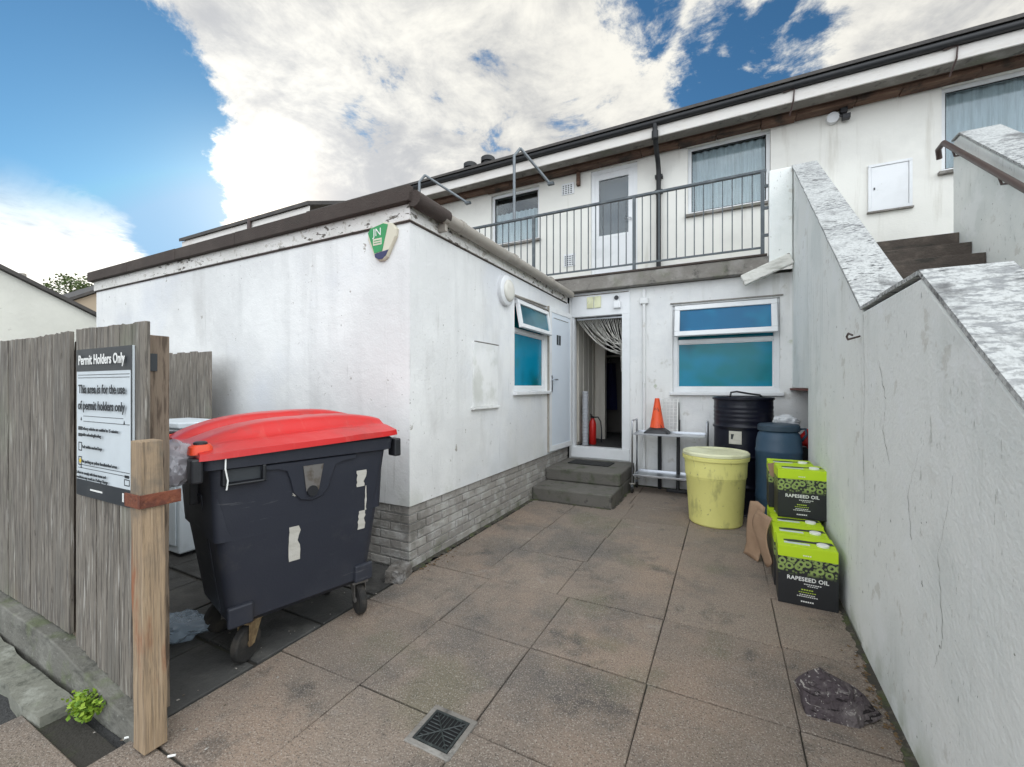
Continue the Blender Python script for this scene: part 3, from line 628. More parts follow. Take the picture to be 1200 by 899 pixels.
# chain strand curtain pulled to one side
t = thing('chain_curtain', 'metal chain fly curtain gathered to the right inside the open doorway', 'curtain', (-1.8,6.72,2.6))
MB().box(-2.19,-1.43,6.70,6.725,2.585,2.61).build('rail', stainless, t)
m = MB(); tie = Vector((-1.46,6.74,2.20))
for k in range(26):
    a = k/25; p0 = Vector((-2.18+.73*a, 6.705+rnd.uniform(0,.02), 2.59)); tt = tie + Vector((rnd.uniform(-.02,.03), rnd.uniform(-.02,.02), rnd.uniform(-.16,.10)*(1-a*.5) - .06*(1-a)))
    sag = .10*(1-a)+.02+rnd.uniform(0,.05)
    pts = [p0.lerp(tt, s/8) - Vector((0,0,sag*math.sin(math.pi*s/8))) for s in range(9)]
    pts += [tt + Vector((.005*rnd.random(),0,-.2-.1*rnd.random()))]
    m.tube(pts, .0048, 4)
m.build('chain_strands', strand_m, t)
# extinguisher and wrap roll in the hall
t = thing('fire_extinguisher', 'red fire extinguisher with black hose on the hall floor inside the doorway', 'fire extinguisher', (-2.05,7.15,.5))
MB().lathe([(.05,.5),(.062,.515),(.062,.84),(.05,.90),(.03,.93),(.03,.95),(.0001,.95)], 20, (-2.05,7.15)).build('cylinder', red_paint, t, smooth=40)
m = MB(); m.box(-2.07,-2.03,7.13,7.17,.945,.985); m.tube([(-2.05,7.12,.98),(-2.05,7.02,1.03)], .01, 6); m.tube([(-2.05,7.12,.965),(-2.05,7.02,.985)], .008, 6); m.build('valve', black_pl, t)
m = MB(); m.tube([(-2.03,7.15,.97),(-1.95,7.13,.975),(-1.90,7.12,.90),(-1.885,7.12,.75),(-1.885,7.12,.62),(-1.89,7.12,.55)], [.011]*4+[.014,.018], 8); m.build('hose', black_pl, t, smooth=True)
t = MB(); prof = []
for k in range(60): prof.append((.05+.005*math.sin(k*1.9)+rnd.uniform(-.002,.002), .5+.92*k/59))
t.lathe([(.0001,.5)]+prof+[(.0001,1.42)], 18, (-2.13,6.98))
tag(t.build('wrap_roll', mat('bubble wrap', (.42,.43,.46), .5, [], [(60,.6,.01)]), None, smooth=True), 'tall ribbed roll of white wrap just inside the left door jamb', 'roll')

# small fittings on the ground floor wall
t = thing('security_camera', 'small white box with black camera eye above the doorway', 'camera', (-1.49,6.57,2.7))
MB(TR).box(-1.545,-1.435,-.003,.055,2.71,2.815).build('junction_box', upvc, t, bevel=.008)
m = MB(TR); m.tube([(-1.50,.03,2.87),(-1.50,.05,2.87)], .034, 16); m.build('lens', black_pl, t); m = MB(TR); m.box(-1.545,-1.46,.0,.032,2.815,2.915); m.build('bracket', upvc, t, bevel=.01)
t = thing('wall_conduit', 'white pipe boxed at the top running down beside the doorway', 'pipe', (-1.09,6.57,.3))
m = MB(TR); m.tube([(-1.09,.028,.06),(-1.09,.028,2.74)], .024, 10); m.build('pipe', render_w, t, smooth=50)
m = MB(TR); m.box(-1.15,-1.03,-.002,.06,2.74,2.83); m.box(-1.115,-1.065,-.002,.045,2.83,2.96); m.build('joint_box', render_w, t, bevel=.01)
# upper wall fittings
t = thing('meter_cabinet', 'square white meter cabinet on the upper wall above the stairs', 'meter cabinet', (1.99,7.44,3.9))
m = MB(TU); ring(m, 1.76,2.225,3.91,4.55,-.002,.03,.035); m.build('frame', upvc, t, bevel=.004)
MB(TU).box(1.797,2.188,.0,.02,3.947,4.513).build('door', upvc, t, bevel=.004)
MB(TU).box(1.82,1.835,.02,.028,4.20,4.23).build('lock', ink_k, t); MB(TU).box(1.75,2.235,-.002,.045,3.885,3.905).build('ledge', concrete, t)
t = thing('security_light', 'twin security floodlight under the brown soffit above the meter cabinet', 'light', (1.45,7.44,5.3))
m = MB(TU); m.tube([(1.36,0,5.31),(1.36,.07,5.31)], .075, 16); m.build('white_base', upvc, t, smooth=40)
m = MB(TU); m.box(1.44,1.52,.02,.10,5.33,5.41); m.box(1.46,1.55,.04,.12,5.235,5.30); m.tube([(1.36,.05,5.31),(1.48,.06,5.31)], .016, 8); m.tube([(1.48,.06,5.24),(1.48,.06,5.36)], .014, 8); m.build('lamp_heads', black_pl, t, bevel=.008)
# loose timber wedged under the slab
t = MB(); a = Vector((.205,6.40,2.905)); b = Vector((.75,6.39,3.13)); d = (b-a).normalized(); up = Vector((0,1,0)).cross(d)*-1
Mx = Matrix((d, Vector((0,1,0)), d.cross(Vector((0,1,0))))).transposed()
t.obox((a+b)/2, ((b-a).length, .085, .145), Mx)
tag(t.build('painted_timber', white_old, None, bevel=.012), 'cracked white painted timber slung diagonally under the right end of the balcony slab', 'timber')

# ================================================================== BALCONY RAILING + POSTS
t = thing('balcony_railing', 'grey steel balcony railing with slim upright bars', 'railing', (-2,6.5,3.24))
m = MB(); m.box(-8.0,.485,6.475,6.525,4.335,4.372); m.build('handrail', rail_m, t, bevel=.006)
m = MB(); m.box(-8.0,.44,6.49,6.51,3.33,3.355); m.build('bottom_rail', rail_m, t)
px_ = [.44,-1.225,-2.875,-4.525,-6.175,-7.825]
for x_ in px_:
    m = MB(); m.box(x_-.022,x_+.022,6.478,6.522,3.24,4.336); m.build('post', rail_m, t)
for a, b in zip(px_, px_[1:]):
    for k in range(1, 14):
        x_ = a+(b-a)*k/14; m = MB(); m.box(x_-.007,x_+.007,6.493,6.507,3.354,4.336); m.build('bar', rail_m, t)
m = MB()
for z_ in (4.15,3.86,3.5): m.box(.46,.515,6.485,6.515,z_-.018,z_+.018)
m.build('wall_bracket', rail_m, t)
def hoop(x0, xe, label):
    t = thing('canopy_bracket', label, 'bracket', (x0,6.52,4.3), group='bent pipe brackets above the balcony')
    m = MB(); m.tube([(x0,6.52,4.36 if x0 > -4 else 4.37),(x0,6.52,5.48),(x0+.09,6.58,5.615)], .026, 10); m.build('upright', galv, t, smooth=40)
    m = MB(); m.tube([(x0+.09,6.58,5.615),(xe,6.95,5.09)], .024, 10); m.build('arm', galv, t, smooth=40)
    m = MB(); m.box(xe-.03,xe+.08,6.92,6.99,5.055,5.095); m.build('foot', rail_m, t)
hoop(-3.25,-2.77,'bent pipe bracket standing on the railing in front of the left upstairs window')
hoop(-5.31,-4.5,'bent pipe bracket showing above the dark corner of the extension roof')

# ================================================================== EXTENSION
XE = -2.28; YE = 2.676
ext = thing('extension_building', 'single storey white flat roofed extension with brick plinth and flaking fascia', 'building', (-5,4.5,0))
TX = FX(XE); TE = FY(YE)
MB(TX).wall(YE,RW-.004,.525,2.85,-.25,0,[(4.58,5.63,1.44,2.57)]).build('side_wall', ext_w, ext, weld=True)
m = MB(TE); m.wall(-7.92,XE-.251,.525,2.85,-.25,0); m.box(XE-.251,XE,-.0,0.0,.525,2.85) if False else None
m.build('front_wall', ext_w, ext, weld=True)
m = MB(); m.box(-7.92,-7.68,2.93,10,0,2.85); m.build('end_wall', ext_w, ext)
# plinth of individual bricks, one mesh
m = MB(); m.box(-7.9,XE-.035,YE+.035,2.95,-.02,.522); m.box(-2.55,XE-.035,2.95,RW,-.02,.522); m.build('plinth_core', mortar_m, ext)
m = MB(); ch = .0745
for c in range(7):
    z0 = c*ch+.004; z1 = z0+ch-.011; s = .5*(c % 2)
    k = 0; u = YE+.02
    while u < RW-.02:
        L = .215 if not (k == 0 and c % 2) else .1025
        j = rnd.uniform(-.003,.003); m.box(XE-.115, XE-.02+j, u, min(u+L, RW-.005), z0, z1); u += L+.011; k += 1
    u = XE-.02-.097; k = 0
    while u > -7.9:
        L = .215 if not (k == 0 and c % 2 == 0) else .1025
        j = rnd.uniform(-.003,.003); m.box(max(u-L,-7.9), u, YE+.02+j, YE+.11, z0, z1); u -= L+.011; k += 1
m.build('brick_plinth', brick_m, ext, bevel=.004, seg=1)
m = MB(); m.box(-7.94,XE+.021,YE-.022,YE-.001,2.842,2.972); m.build('front_fascia', fascia_m, ext, bevel=.003)
m = MB(); m.box(-7.93,XE+.012,YE-.013,YE-.0012,2.829,2.841); m.build('front_shadow_line', felt_m, ext)  # dark strip standing in for the shade line under the fascia
m = MB(); m.box(XE+.0012,XE+.013,YE-.0005,RW-.13,2.831,2.841); m.build('side_shadow_line', felt_m, ext)  # same shade line carried along the side as a dark strip
m = MB(); m.box(XE+.001,XE+.022,YE-.0005,RW-.13,2.842,2.972); m.build('side_fascia', fascia_m, ext, bevel=.003)
m = MB(); m.box(-7.96,XE+.03,YE-.001,RW+.8,2.975,3.03); m.build('flat_roof', felt_m, ext)
m = MB()
xx = -7.99
while xx < XE+.05:
    L = 1.15; m.box(xx, min(xx+L, XE+.07), YE-.075+rnd.uniform(-.003,.003), YE-.015, 2.968, 3.095+rnd.uniform(-.003,.003)); xx += L+.003
m.box(XE-.02,XE+.072,YE-.014,YE+.36,2.968,3.07); m.build('felt_edge', felt_m, ext, bevel=.006)
m = MB(); m.tube([(XE+.09,3.0,2.975),(XE+.09,6.42,2.955)], .055, 14)
for y_ in (3.25,4.35,5.5): m.tube([(XE+.09,y_,2.975),(XE+.09,y_+.06,2.975)], .062, 14)
m.build('side_gutter', gutter_grey, ext, smooth=40)
m = MB(); m.tube([(XE+.08,2.63,2.99),(XE+.085,3.06,2.985)], .066, 12); m.build('gutter_felt_wrap', felt_m, ext, smooth=40)
m = MB(); m.box(XE+.02,XE+.10,3.02,3.06,2.86,2.93); m.build('gutter_bracket', gutter_grey, ext)
f = window(TX, 4.58,5.63,1.44,2.57, ext, rec=.03, fw=.06, pane=film_teal, transom=2.20, box=False)
MB(TX).box(4.64,5.57,-.085,-.08,2.2,2.52).build('top_backing', film_teal, f)
ang2 = R(10)
def SASH2(u, o, z): return TX(u, -.01 + o*math.cos(ang2) - z*math.sin(ang2), 2.555 + z*math.cos(ang2) + o*math.sin(ang2))
m = MB(SASH2); ring(m, 4.605,5.605,-.345,0,0,.045,.05); m.build('top_sash', upvc, f, bevel=.005)
MB(SASH2).box(4.65,5.56,.015,.021,-.30,-.045).build('top_pane', film_mat('grey blue pane', (.03,.12,.16), (.04,.15,.2)), f)
MB(TX).box(4.55,5.66,.0,.02,2.585,2.60).build('drip_bead', concrete, ext)
# patch panel low on the side wall
t = thing('wall_hatch', 'painted over access hatch on the extension side wall below the round lamp', 'hatch', (XE,3.88,1.28))
MB(TX).box(3.63,4.14,-.002,.014,1.29,1.955).build('panel', ext_w, t, bevel=.004)
MB(TX).box(3.60,4.16,-.002,.035,1.265,1.288).build('ledge', ext_w, t, bevel=.004); MB(TX).box(3.66,4.16,-.002,.016,1.958,1.966).build('top_lip', concrete, t)
t = thing('bulkhead_light', 'round white bulkhead lamp high on the extension side wall', 'wall lamp', (XE,4.31,2.6))
def LT(r, a, o, z=2.605): return (XE+o, 4.315+r*math.cos(a), z+r*math.sin(a))
def disc(prof, n=36, zc=2.605, yc=4.315, asp=1.0):
    m = MB(); rings = [[(XE+o, yc+r*math.cos(2*math.pi*j/n)*asp, zc+r*math.sin(2*math.pi*j/n)) for j in range(n)] for r, o in prof]; m.loft(rings); return m
disc([(.172,0),(.172,.045),(.155,.06),(.115,.062)]).build('housing', upvc, t, smooth=40)
disc([(.125,.055),(.122,.075),(.09,.088),(.04,.094),(.001,.095)], zc=2.60).build('lens', light_w, t, smooth=True)
m = MB(); m.tube([(XE+.014,4.49,2.60),(XE+.014,5.1,2.622),(XE+.014,5.56,2.632)], .011, 8); m.build('cable_conduit', gutter_grey, ext, smooth=True)

# alarm bell box at the corner
t = thing('alarm_box', 'green white and navy shield shaped alarm box at the extension corner', 'alarm', (-2.56,YE,2.7))
TA = lambda u, o, z: (-2.555+u, YE-o, 2.70+z)
def outl(s): return [(-.155*s,.10*s),(-.12*s,.14*s),(.03*s,.165*s),(.12*s,.14*s),(.165*s,.09*s),(.155*s,.03*s),(.06*s,-.125*s),(.02*s,-.15*s),(-.03*s,-.15*s),(-.07*s,-.125*s),(-.155*s,.04*s)]
m = MB(TA); m.loft([[(a,0,b) for a, b in outl(1)],[(a,.022,b) for a, b in outl(1)],[(a,.032,b) for a, b in outl(.95)]]); m.build('case', al_white, t, bevel=.003)
m = MB(TA); m.prism([(-.145,.0325,.095),(-.115,.0325,.130),(.025,.0325,.152),(.075,.0325,.135),(.012,.0325,-.075),(-.072,.0325,-.085)], (0,.003,0)); m.build('green_panel', al_green, t)
m = MB(TA); m.prism([(-.070,.0325,-.090),(.012,.0325,-.080),(.082,.0325,-.073),(.055,.0325,-.115),(.016,.0325,-.141),(-.028,.0325,-.141),(-.064,.0325,-.118)], (0,.003,0)); m.build('navy_tip', al_navy, t)
ME = Matrix.Translation((0,0,0))
def lay(x, y, z): return Matrix.Translation((x, y, z)) @ Matrix.Rotation(R(90), 4, 'X')
tt = text('JN', 'lettering', ink_w, t, .09, lay(-.035, -.0365, .085)); 
m = MB(TA); m.box(-.085,.01,.0355,.038,-.02,.035); m.build('white_tablet', al_white, t)
m = MB(TA); m.box(-.075,.0,.038,.0395,.014,.020); m.box(-.075,.0,.038,.0395,-.006,.0); m.build('small_print', al_green, t)

# ================================================================== NEIGHBOUR TERRACE, GABLES, TREE
nb = thing('neighbour_terrace', 'taller neighbouring terrace whose roof edge shows above the flat extension roof', 'building', (-12,9,0))
m = MB(); m.box(-14.6,-9.1,7.3,14.8,0,5.85); m.build('wall', upper_w, nb)
MB().box(-14.85,-9.1,6.99,7.015,5.75,5.925).build('fascia', eave_m, nb); m = MB(); m.box(-14.85,-9.1,7.016,7.3,5.77,5.8); m.build('soffit', soffit_m, nb)
m = MB(); m.prism([(-14.9,6.93,5.93),(-14.9,6.93,6.02),(-14.9,11.3,7.75),(-14.9,15.5,6.03),(-14.9,15.5,5.93),(-14.9,11.3,7.66)], (5.82,0,0)); m.build('roof', roof_m, nb)
m = MB(); m.prism([(-9.14,7.1,5.85),(-9.14,15.2,5.85),(-9.14,11.3,7.6)], (.03,0,0)); m.build('gable', upper_w, nb)
MB().tube([(-11.4,6.93,5.97),(-11.4,6.93,5.5)], .05, 8).build('rain_pipe', brown_rail, nb)
gb = thing('gable_house', 'plain pale rendered gable end with dark sloping verge beyond the fence', 'house', (-14,0,0))
m = MB(); m.prism([(-12,-4,0),(-12,4.6,0),(-12,4.6,2.70),(-12,0,5.04),(-12,-4,3.0)], (-6,0,0)); m.build('wall', pale_m, gb)
m = MB(); m.prism([(-11.9,4.9,2.56),(-11.9,4.9,2.63),(-11.9,0,5.13),(-11.9,-4.4,2.9),(-11.9,-4.4,2.83),(-11.9,0,5.05)], (-6.2,0,0)); m.build('roof', roof_m, gb)
MB().tube([(-12.1,3.02,3.55),(-12.1,3.02,3.68)], .05, 8).build('roof_vent', gutter_grey, gb)
th = thing('tan_house', 'tan rendered house side just showing between the pale gable and the extension', 'house', (-25,8,0))
m = MB(); m.prism([(-22,5.9,0),(-22,14,0),(-22,14,4.2),(-22,10,6.75),(-22,5.9,4.2)], (-6,0,0)); m.build('wall', tan_m, th)
m = MB(); m.prism([(-21.8,5.6,4.05),(-21.8,5.6,4.17),(-21.8,10,6.95),(-21.8,14.4,4.17),(-21.8,14.4,4.05),(-21.8,10,6.83)], (-6.4,0,0)); m.build('roof', roof_m, th)
TREE_UP = .5
tr = thing('broadleaf_tree', 'leafy green tree top behind the pale gable roof', 'tree', (-30,9.0,0))
m = MB(); m.tube([(-30,9,0),(-30.05,9.05,2),(-30,8.95,4),(-29.95,9,5.6)], [.22,.18,.13,.05], 8)
for k in range(9):
    a = k*2.4; z0 = 3.6+.22*k; m.tube([(-30,9,z0),(-30+.8*math.cos(a),9+.7*math.sin(a),z0+.7),(-30+1.2*math.cos(a),9+1.0*math.sin(a),z0+1.2)], [.06,.04,.015], 5)
m.build('trunk', bark_m, tr)
m = MB(); rt = random.Random(11)
cl = [(rt.gauss(0,.75), rt.gauss(0,.62), rt.uniform(4.2,6.35), rt.uniform(.28,.55)) for _ in range(34)]
for cx, cy, cz, cr in cl:
    k = max(0.25, 1-((cz-5.2)/1.6)**2*.6); cx *= k; cy *= k
    for _ in range(95):
        p = Vector((rt.gauss(0,1), rt.gauss(0,1), rt.gauss(0,1))).normalized()*cr*rt.random()**.4
        c = Vector((-30+cx*1.15, 9.05+cy*1.15, cz+TREE_UP)) + p; a = Vector((rt.gauss(0,1), rt.gauss(0,1), rt.gauss(0,.6))).normalized()*.075; b = a.cross(Vector((rt.gauss(0,1), rt.gauss(0,1), rt.gauss(0,1)))).normalized()*.045
        m.face([tuple(c-a), tuple(c+b), tuple(c+a), tuple(c-b)])
m.build('crown', tree_leaf, tr, flip=False)

# ================================================================== STAIR WALLS AND STAIRS
XR = lambda y: .70+.021*(y-3.2)
def yz(pts, dx): return [(XR(y)+dx, y, z) for y, z in pts]
sw = thing('stair_wall', 'stained grey white sloping parapet wall along the right of the yard', 'wall', (.7,3,0))
prof = [(-.45,-.03),(5.2,-.03),(5.2,1.48),(6.575,1.48),(6.575,4.30),(6.45,4.30),(3.07,1.925),(2.19,1.922),(-.45,.02)]
pu = [(3.075,-.03),(5.2,-.03),(5.2,1.48),(6.575,1.48),(6.575,4.30),(6.45,4.30),(3.075,1.928)]
pl_ = [(-.45,-.03),(3.072,-.03),(3.072,1.925),(2.19,1.922),(-.45,.02)]
m = MB(); m.loft([yz(pu,.010),yz(pu,.245)]); m.build('wall_section', stair_w, sw, bevel=.008)
m = MB(); m.loft([yz(pl_,0),yz(pl_,.245)]); m.build('wall_section', stair_w, sw, bevel=.012)
m = MB()
for (ya,za),(yb,zb) in (((6.575,4.302),(6.45,4.302)),((6.45,4.302),(3.07,1.927)),((3.07,1.927),(2.19,1.924)),((2.19,1.924),(-.45,.022))):
    n = max(1, int(abs(ya-yb)/.09))
    jx = lambda k_, n_, y_: 0 if k_ in (0, n) else .0055*noise.noise(Vector((k_*1.7, y_, 2)))
    for k in range(n):
        q = [(ya+(yb-ya)*k/n, za+(zb-za)*k/n), (ya+(yb-ya)*(k+1)/n, za+(zb-za)*(k+1)/n)]
        e = [rnd.uniform(-.004,.004) for _ in range(4)]
        m.face([(XR(q[0][0])-.006+jx(k,0,ya),q[0][0],q[0][1]+.014),(XR(q[0][0])+.252,q[0][0],q[0][1]+.014),(XR(q[1][0])+.252,q[1][0],q[1][1]+.014),(XR(q[1][0])-.006+jx(k+1,n,ya),q[1][0],q[1][1]+.014)])
bmv = m.build('coping', coping_m, sw, weld=True, flip=False); bmv.data.update()
sol = bmv.modifiers.new('Solid', 'SOLIDIFY'); sol.thickness = .018; sol.offset = -1
MB().box(.508,XR(6.5)-.002,6.43,6.575,3.12,4.316).build('end_pier', stair_w, sw, bevel=.012)
MB().box(XR(5.9)-.004,XR(5.9)+.20,5.205,6.57,1.455,1.478).build('brick_soffit', mat('red brick underside', (.16,.06,.045), .9), sw)
MB().tube([(XR(3.06)-.035,3.10,1.80),(XR(3.06)-.045,3.14,1.815),(XR(3.06)-.045,3.18,1.80),(XR(3.06)-.045,3.15,1.78),(XR(3.06)-.005,3.08,1.79)], .006, 6).build('wall_eye', brown_rail, sw)
def crack(pts, wd, seed):
    rr_ = random.Random(seed); L = []
    for (y0,z0),(y1,z1) in zip(pts, pts[1:]):
        n = 10
        for k in range(n): f = k/n; L.append((y0+(y1-y0)*f+rr_.uniform(-.008,.008), z0+(z1-z0)*f+rr_.uniform(-.008,.008)))
    m = MB(); I = []
    for k, (y, z_) in enumerate(L):
        w_ = wd*(.35+.9*rr_.random()); x_ = XR(y)-.0012+(.010 if y > 3.075 else 0); I.append((m.p((x_,y-w_*.5,z_+w_*.5)), m.p((x_,y+w_*.5,z_-w_*.5))))
    for a, b in zip(I, I[1:]): m.f.append([a[0],a[1],b[1],b[0]])
    m.build('hairline_crack', concrete, sw, flip=False)
crack([(2.72,1.62),(2.62,1.44),(2.66,1.28),(2.55,1.12)], .003, 1); crack([(3.02,1.9),(3.0,1.5),(3.03,1.2),(2.99,.8)], .0035, 2); crack([(2.2,1.25),(2.32,1.05),(2.28,.86)], .0025, 3); crack([(4.2,2.3),(4.1,2.05),(4.16,1.8)], .0035, 4); crack([(1.9,1.2),(2.02,.9),(1.98,.62),(2.08,.45)], .0022, 6)
st = thing('staircase', 'dark worn concrete stairs climbing between the two sloping walls', 'staircase', (1.6,4,0))
pts = []; z = 1.16; y = 3.47
top = [(6.5-.275*k, 3.235-.19*k) for k in range(12)]
poly = [(6.508,2.9),(6.508,3.235),(6.5,3.235)]
for k in range(11): poly += [(6.5-.275*k, 3.235-.19*(k+1)), (6.5-.275*(k+1), 3.235-.19*(k+1))]
yl, zl = poly[-1]; poly += [(2.2,zl)]
zz_ = zl; yy = 2.2
while zz_ > .2: zz_ -= .19; poly += [(yy,zz_)]; yy -= .275; poly += [(yy,zz_)]
poly += [(yy,0),(3.6,0),(5.19,1.5),(5.3,1.7)]
m = MB(); m.loft([[(XR(3)+.262,a,b) for a, b in poly],[(2.345,a,b) for a, b in poly]]); m.build('steps', stair_step_m, st, bevel=.008)
rw = thing('far_stair_wall', 'pale green white sloping wall with brown handrail at the right edge', 'wall', (2.5,5,0))
pr = [(-1,-.03),(6.66,-.03),(6.66,4.32),(6.5,4.32),(2.3,.99),(-1,.99)]
m = MB(); m.loft([[(2.35,a,b) for a, b in pr],[(2.66,a,b) for a, b in pr]]); m.build('wall', stair_w, rw, bevel=.012)
m = MB(); m.face([(2.34,6.67,4.336),(2.67,6.67,4.336),(2.67,6.5,4.336),(2.34,6.5,4.336)]); m.face([(2.34,6.5,4.336),(2.67,6.5,4.336),(2.67,2.3,1.006),(2.34,2.3,1.006)])
o = m.build('coping', coping_m, rw, weld=True, flip=False); s_ = o.modifiers.new('Solid','SOLIDIFY'); s_.thickness = .02; s_.offset = -1
hr = thing('stair_handrail', 'brown tubular handrail bracketed to the far stair wall', 'handrail', (2.27,5.5,3))
m = MB(); m.tube([(2.30,6.86,4.24),(2.27,6.80,4.33),(2.27,6.66,4.34),(2.27,4.6,2.74),(2.27,3.4,1.81)], .028, 10); m.build('rail', brown_rail, hr, smooth=40)
for y_ in (6.45,5.55,4.4):
    z_ = 4.34-(6.66-y_)*.777; MB().tube([(2.352,y_,z_-.10),(2.29,y_,z_-.10),(2.27,y_,z_-.02)], .012, 6).build('rail_bracket', brown_rail, hr)

# ================================================================== DOOR STEPS, MAT
t = thing('door_steps', 'two worn mossy concrete steps up to the open doorway', 'steps', (-1.8,5.8,0))
m = MB(); m.box(-2.295,-1.235,5.13,6.575,-.02,.172); m.build('lower_step', step_m, t, bevel=.02)
m = MB(); m.box(-2.294,-1.235,5.60,6.574,.174,.345); m.build('upper_step', step_m, t, bevel=.02)
t = MB(); t.obox((-1.80,6.20,.353), (.62,.34,.014), Matrix.Rotation(R(-3),3,'Z')); tag(t.build('door_mat', mat_m, None, bevel=.004), 'thin black mat lying on the upper doorstep', 'mat')

# ================================================================== FENCE
fn = thing('wooden_fence', 'weathered grey vertical board fence on a concrete kerb with broken right end', 'fence', (-3.3,.95,0))
FYY = .93
def board(x0, x1, z0, z1, y0, nm='board', th=.02, mt=fence_m, lean=0):
    m = MB(); n = 6; k0 = rnd.uniform(-.012,.012)
    tops = [z1+rnd.uniform(-.003,.003) for _ in range(5)]
    ring0 = [[(x0+(x1-x0)*(j/4), y0, z0+(z0_ if (z0_:=0) else 0)+rnd.uniform(-.006,.006)) for j in range(5)]]
    A = [(x0+(x1-x0)*j/4, y0+.0015*math.sin(j*3+x0*20), z0) for j in range(5)]; T = [(x0+lean+(x1-x0)*j/4, y0+.0015*math.sin(j*3+x0*20), tops[j]) for j in range(5)]
    r1 = A + [(p[0], p[1]+th, p[2]) for p in A[::-1]]; r2 = T + [(p[0], p[1]+th, p[2]) for p in T[::-1]]
    m.loft([r1, r2]); return m.build(nm, mt, fn, bevel=.002, seg=1)
zb = lambda x: .20 - .13*max(0, min(1, (x+3.1)/.8))
xs = [-2.278-.119*k for k in range(7)]
for k in range(6): board(xs[k+1]+.004, xs[k]-.003, zb(xs[k]), 1.79+rnd.uniform(-.004,.008), FYY)
x_ = -3.055
for k in range(22):
    wv = rnd.uniform(.10,.125); board(x_-wv+.003, x_-.003, .205, 1.785+rnd.uniform(-.004,.005), FYY+rnd.uniform(-.003,.003)); x_ -= wv
for k in range(14):   # rear boards of the double sided fence
    wv = .16; xa = -2.62-.23*k; board(xa-wv, xa, .2, 1.70+rnd.uniform(-.015,.015), FYY+.085)
m = MB()
for z_ in (.45,1.05,1.55): m.box(-5.6,-2.42,FYY+.024,FYY+.07,z_,z_+.075)
m.build('rail', fence_m, fn)
def timber(x0, x1, y0, y1, z0, z1, nm, mt, lean=(0,0), parent=fn, rough=.004):
    m = MB(); n = 10; rings = []
    for k in range(n+1):
        f = k/n; j = lambda: rnd.uniform(-rough,rough); z = z0+(z1-z0)*f; lx = lean[0]*f; ly = lean[1]*f
        rings.append([(x0+lx+j(),y0+ly+j(),z),(x1+lx+j(),y0+ly+j(),z),(x1+lx+j(),y1+ly+j(),z),(x0+lx+j(),y1+ly+j(),z)])
    m.loft(rings); return m.build(nm, mt, parent, bevel=.004)
timber(-2.425,-2.33,.955,1.045,-.02,1.735,'post',post_m)
timber(-2.175,-2.085,.85,.93,.012,1.275,'batten',batten_m,(-.035,0),rough=.0025)
timber(-3.10,-3.02,.955,1.04,0,1.74,'post',post_m)
m = MB(); m.box(-2.225,-2.098,.838,.844,1.005,1.06); m.box(-2.104,-2.098,.844,.985,1.005,1.06); m.build('strap', rust_m, fn, bevel=.002)
m = MB(); m.box(-2.3305,-2.3275,.957,.997,1.57,1.65); m.build('notch', ink_k, fn)
m = MB()
nk = 26; rr = []
for k in range(nk+1):
    x_ = -6.2+(6.2-2.19)*k/nk; h = zb(x_)-.008+rnd.uniform(-.003,.002); w_ = rnd.uniform(-.002,.002)
    rr.append([(x_,.868+w_,-.03),(x_,.871+w_,h*.6),(x_,.874+w_,h),(x_,.975,h+rnd.uniform(-.004,.004)),(x_,.985,-.03)])
m.loft(rr); kb = m.build('kerb', kerb_m, None, bevel=.006); kb['kind'] = 'structure'
# fence at the back of the bin bay
f2 = thing('bay_fence', 'short run of dark grey board fence behind the red lidded bin', 'fence', (-5,2.4,0))
for k in range(14):
    x0 = -4.62-.125*(k+1); z_ = 1.86+rnd.uniform(-.012,.012); m = MB(); m.box(x0+.002,x0+.123,2.42+rnd.uniform(-.002,.002),2.44,.05,z_); m.build('board', fence_m, f2, bevel=.002, seg=1)
m = MB(); m.box(-6.4,-4.95,2.4405,2.48,.5,.58); m.box(-6.4,-4.95,2.4405,2.48,1.5,1.58); m.build('rail', fence_m, f2)
m = MB(); m.box(-6.45,-6.36,2.4805,2.57,-.02,1.8); m.build('post', post_m, f2); m = MB(); m.box(-5.25,-5.16,2.4805,2.57,-.02,1.8); m.build('post', post_m, f2)

# sign on the fence
sg = thing('permit_sign', 'white and charcoal Permit Holders Only sign screwed to the fence', 'sign', (-2.65,.912,1.32))
TS = lambda u, o, z: (-2.65+u, .912-o+.008, 1.32+z)
MB(TS).box(-.29,.29,-.008,.002,-.365,.365).build('panel', sign_w, sg, bevel=.002)
MB(TS).box(-.29,.29,.0022,.0034,.255,.365).build('header_band', sign_k, sg); MB(TS).box(-.29,.29,.0022,.0034,-.365,-.285).build('footer_band', sign_k, sg)
MB(TS).box(.278,.29,.0024,.0036,-.285,.255).build('edge_band', sign_k, sg)
yo = -.0005
def stx(s, size, x, z, mt, al='CENTER', sx=1.0, b=.012): return text(s, 'lettering', mt, sg, size, lay(x, yo+.002, z), .0008, al, sx, b)
def out_y(o_, d): o_.data.transform(Matrix.Translation((0,d,0)))
L1 = [stx('Permit Holders Only', .066, 0, .308, ink_w, sx=.82, b=.02)]
L2 = [stx('This area is for the use', .06, 0, .165, ink_k, sx=.82, b=.02), stx('of permit holders only', .06, -.005, .085, ink_k, sx=.85, b=.02)]
L3 = [stx('Delivery vehicles are entitled to 15 minutes', .0215, -.205, -.028, ink_k, 'LEFT', .98), stx('while unloading/loading', .0215, -.205, -.058, ink_k, 'LEFT'),
      stx('Park within marked bays', .0215, -.205, -.118, ink_k, 'LEFT'), stx('No parking on yellow lines/hatched areas', .0215, -.205, -.19, ink_k, 'LEFT'),
      stx('Failure to comply with these terms and', .0195, -.265, -.248, ink_k, 'LEFT'), stx('conditions may result in a Parking Charge', .0195, -.265, -.271, ink_k, 'LEFT')]
for o_ in L1: out_y(o_, -.005)
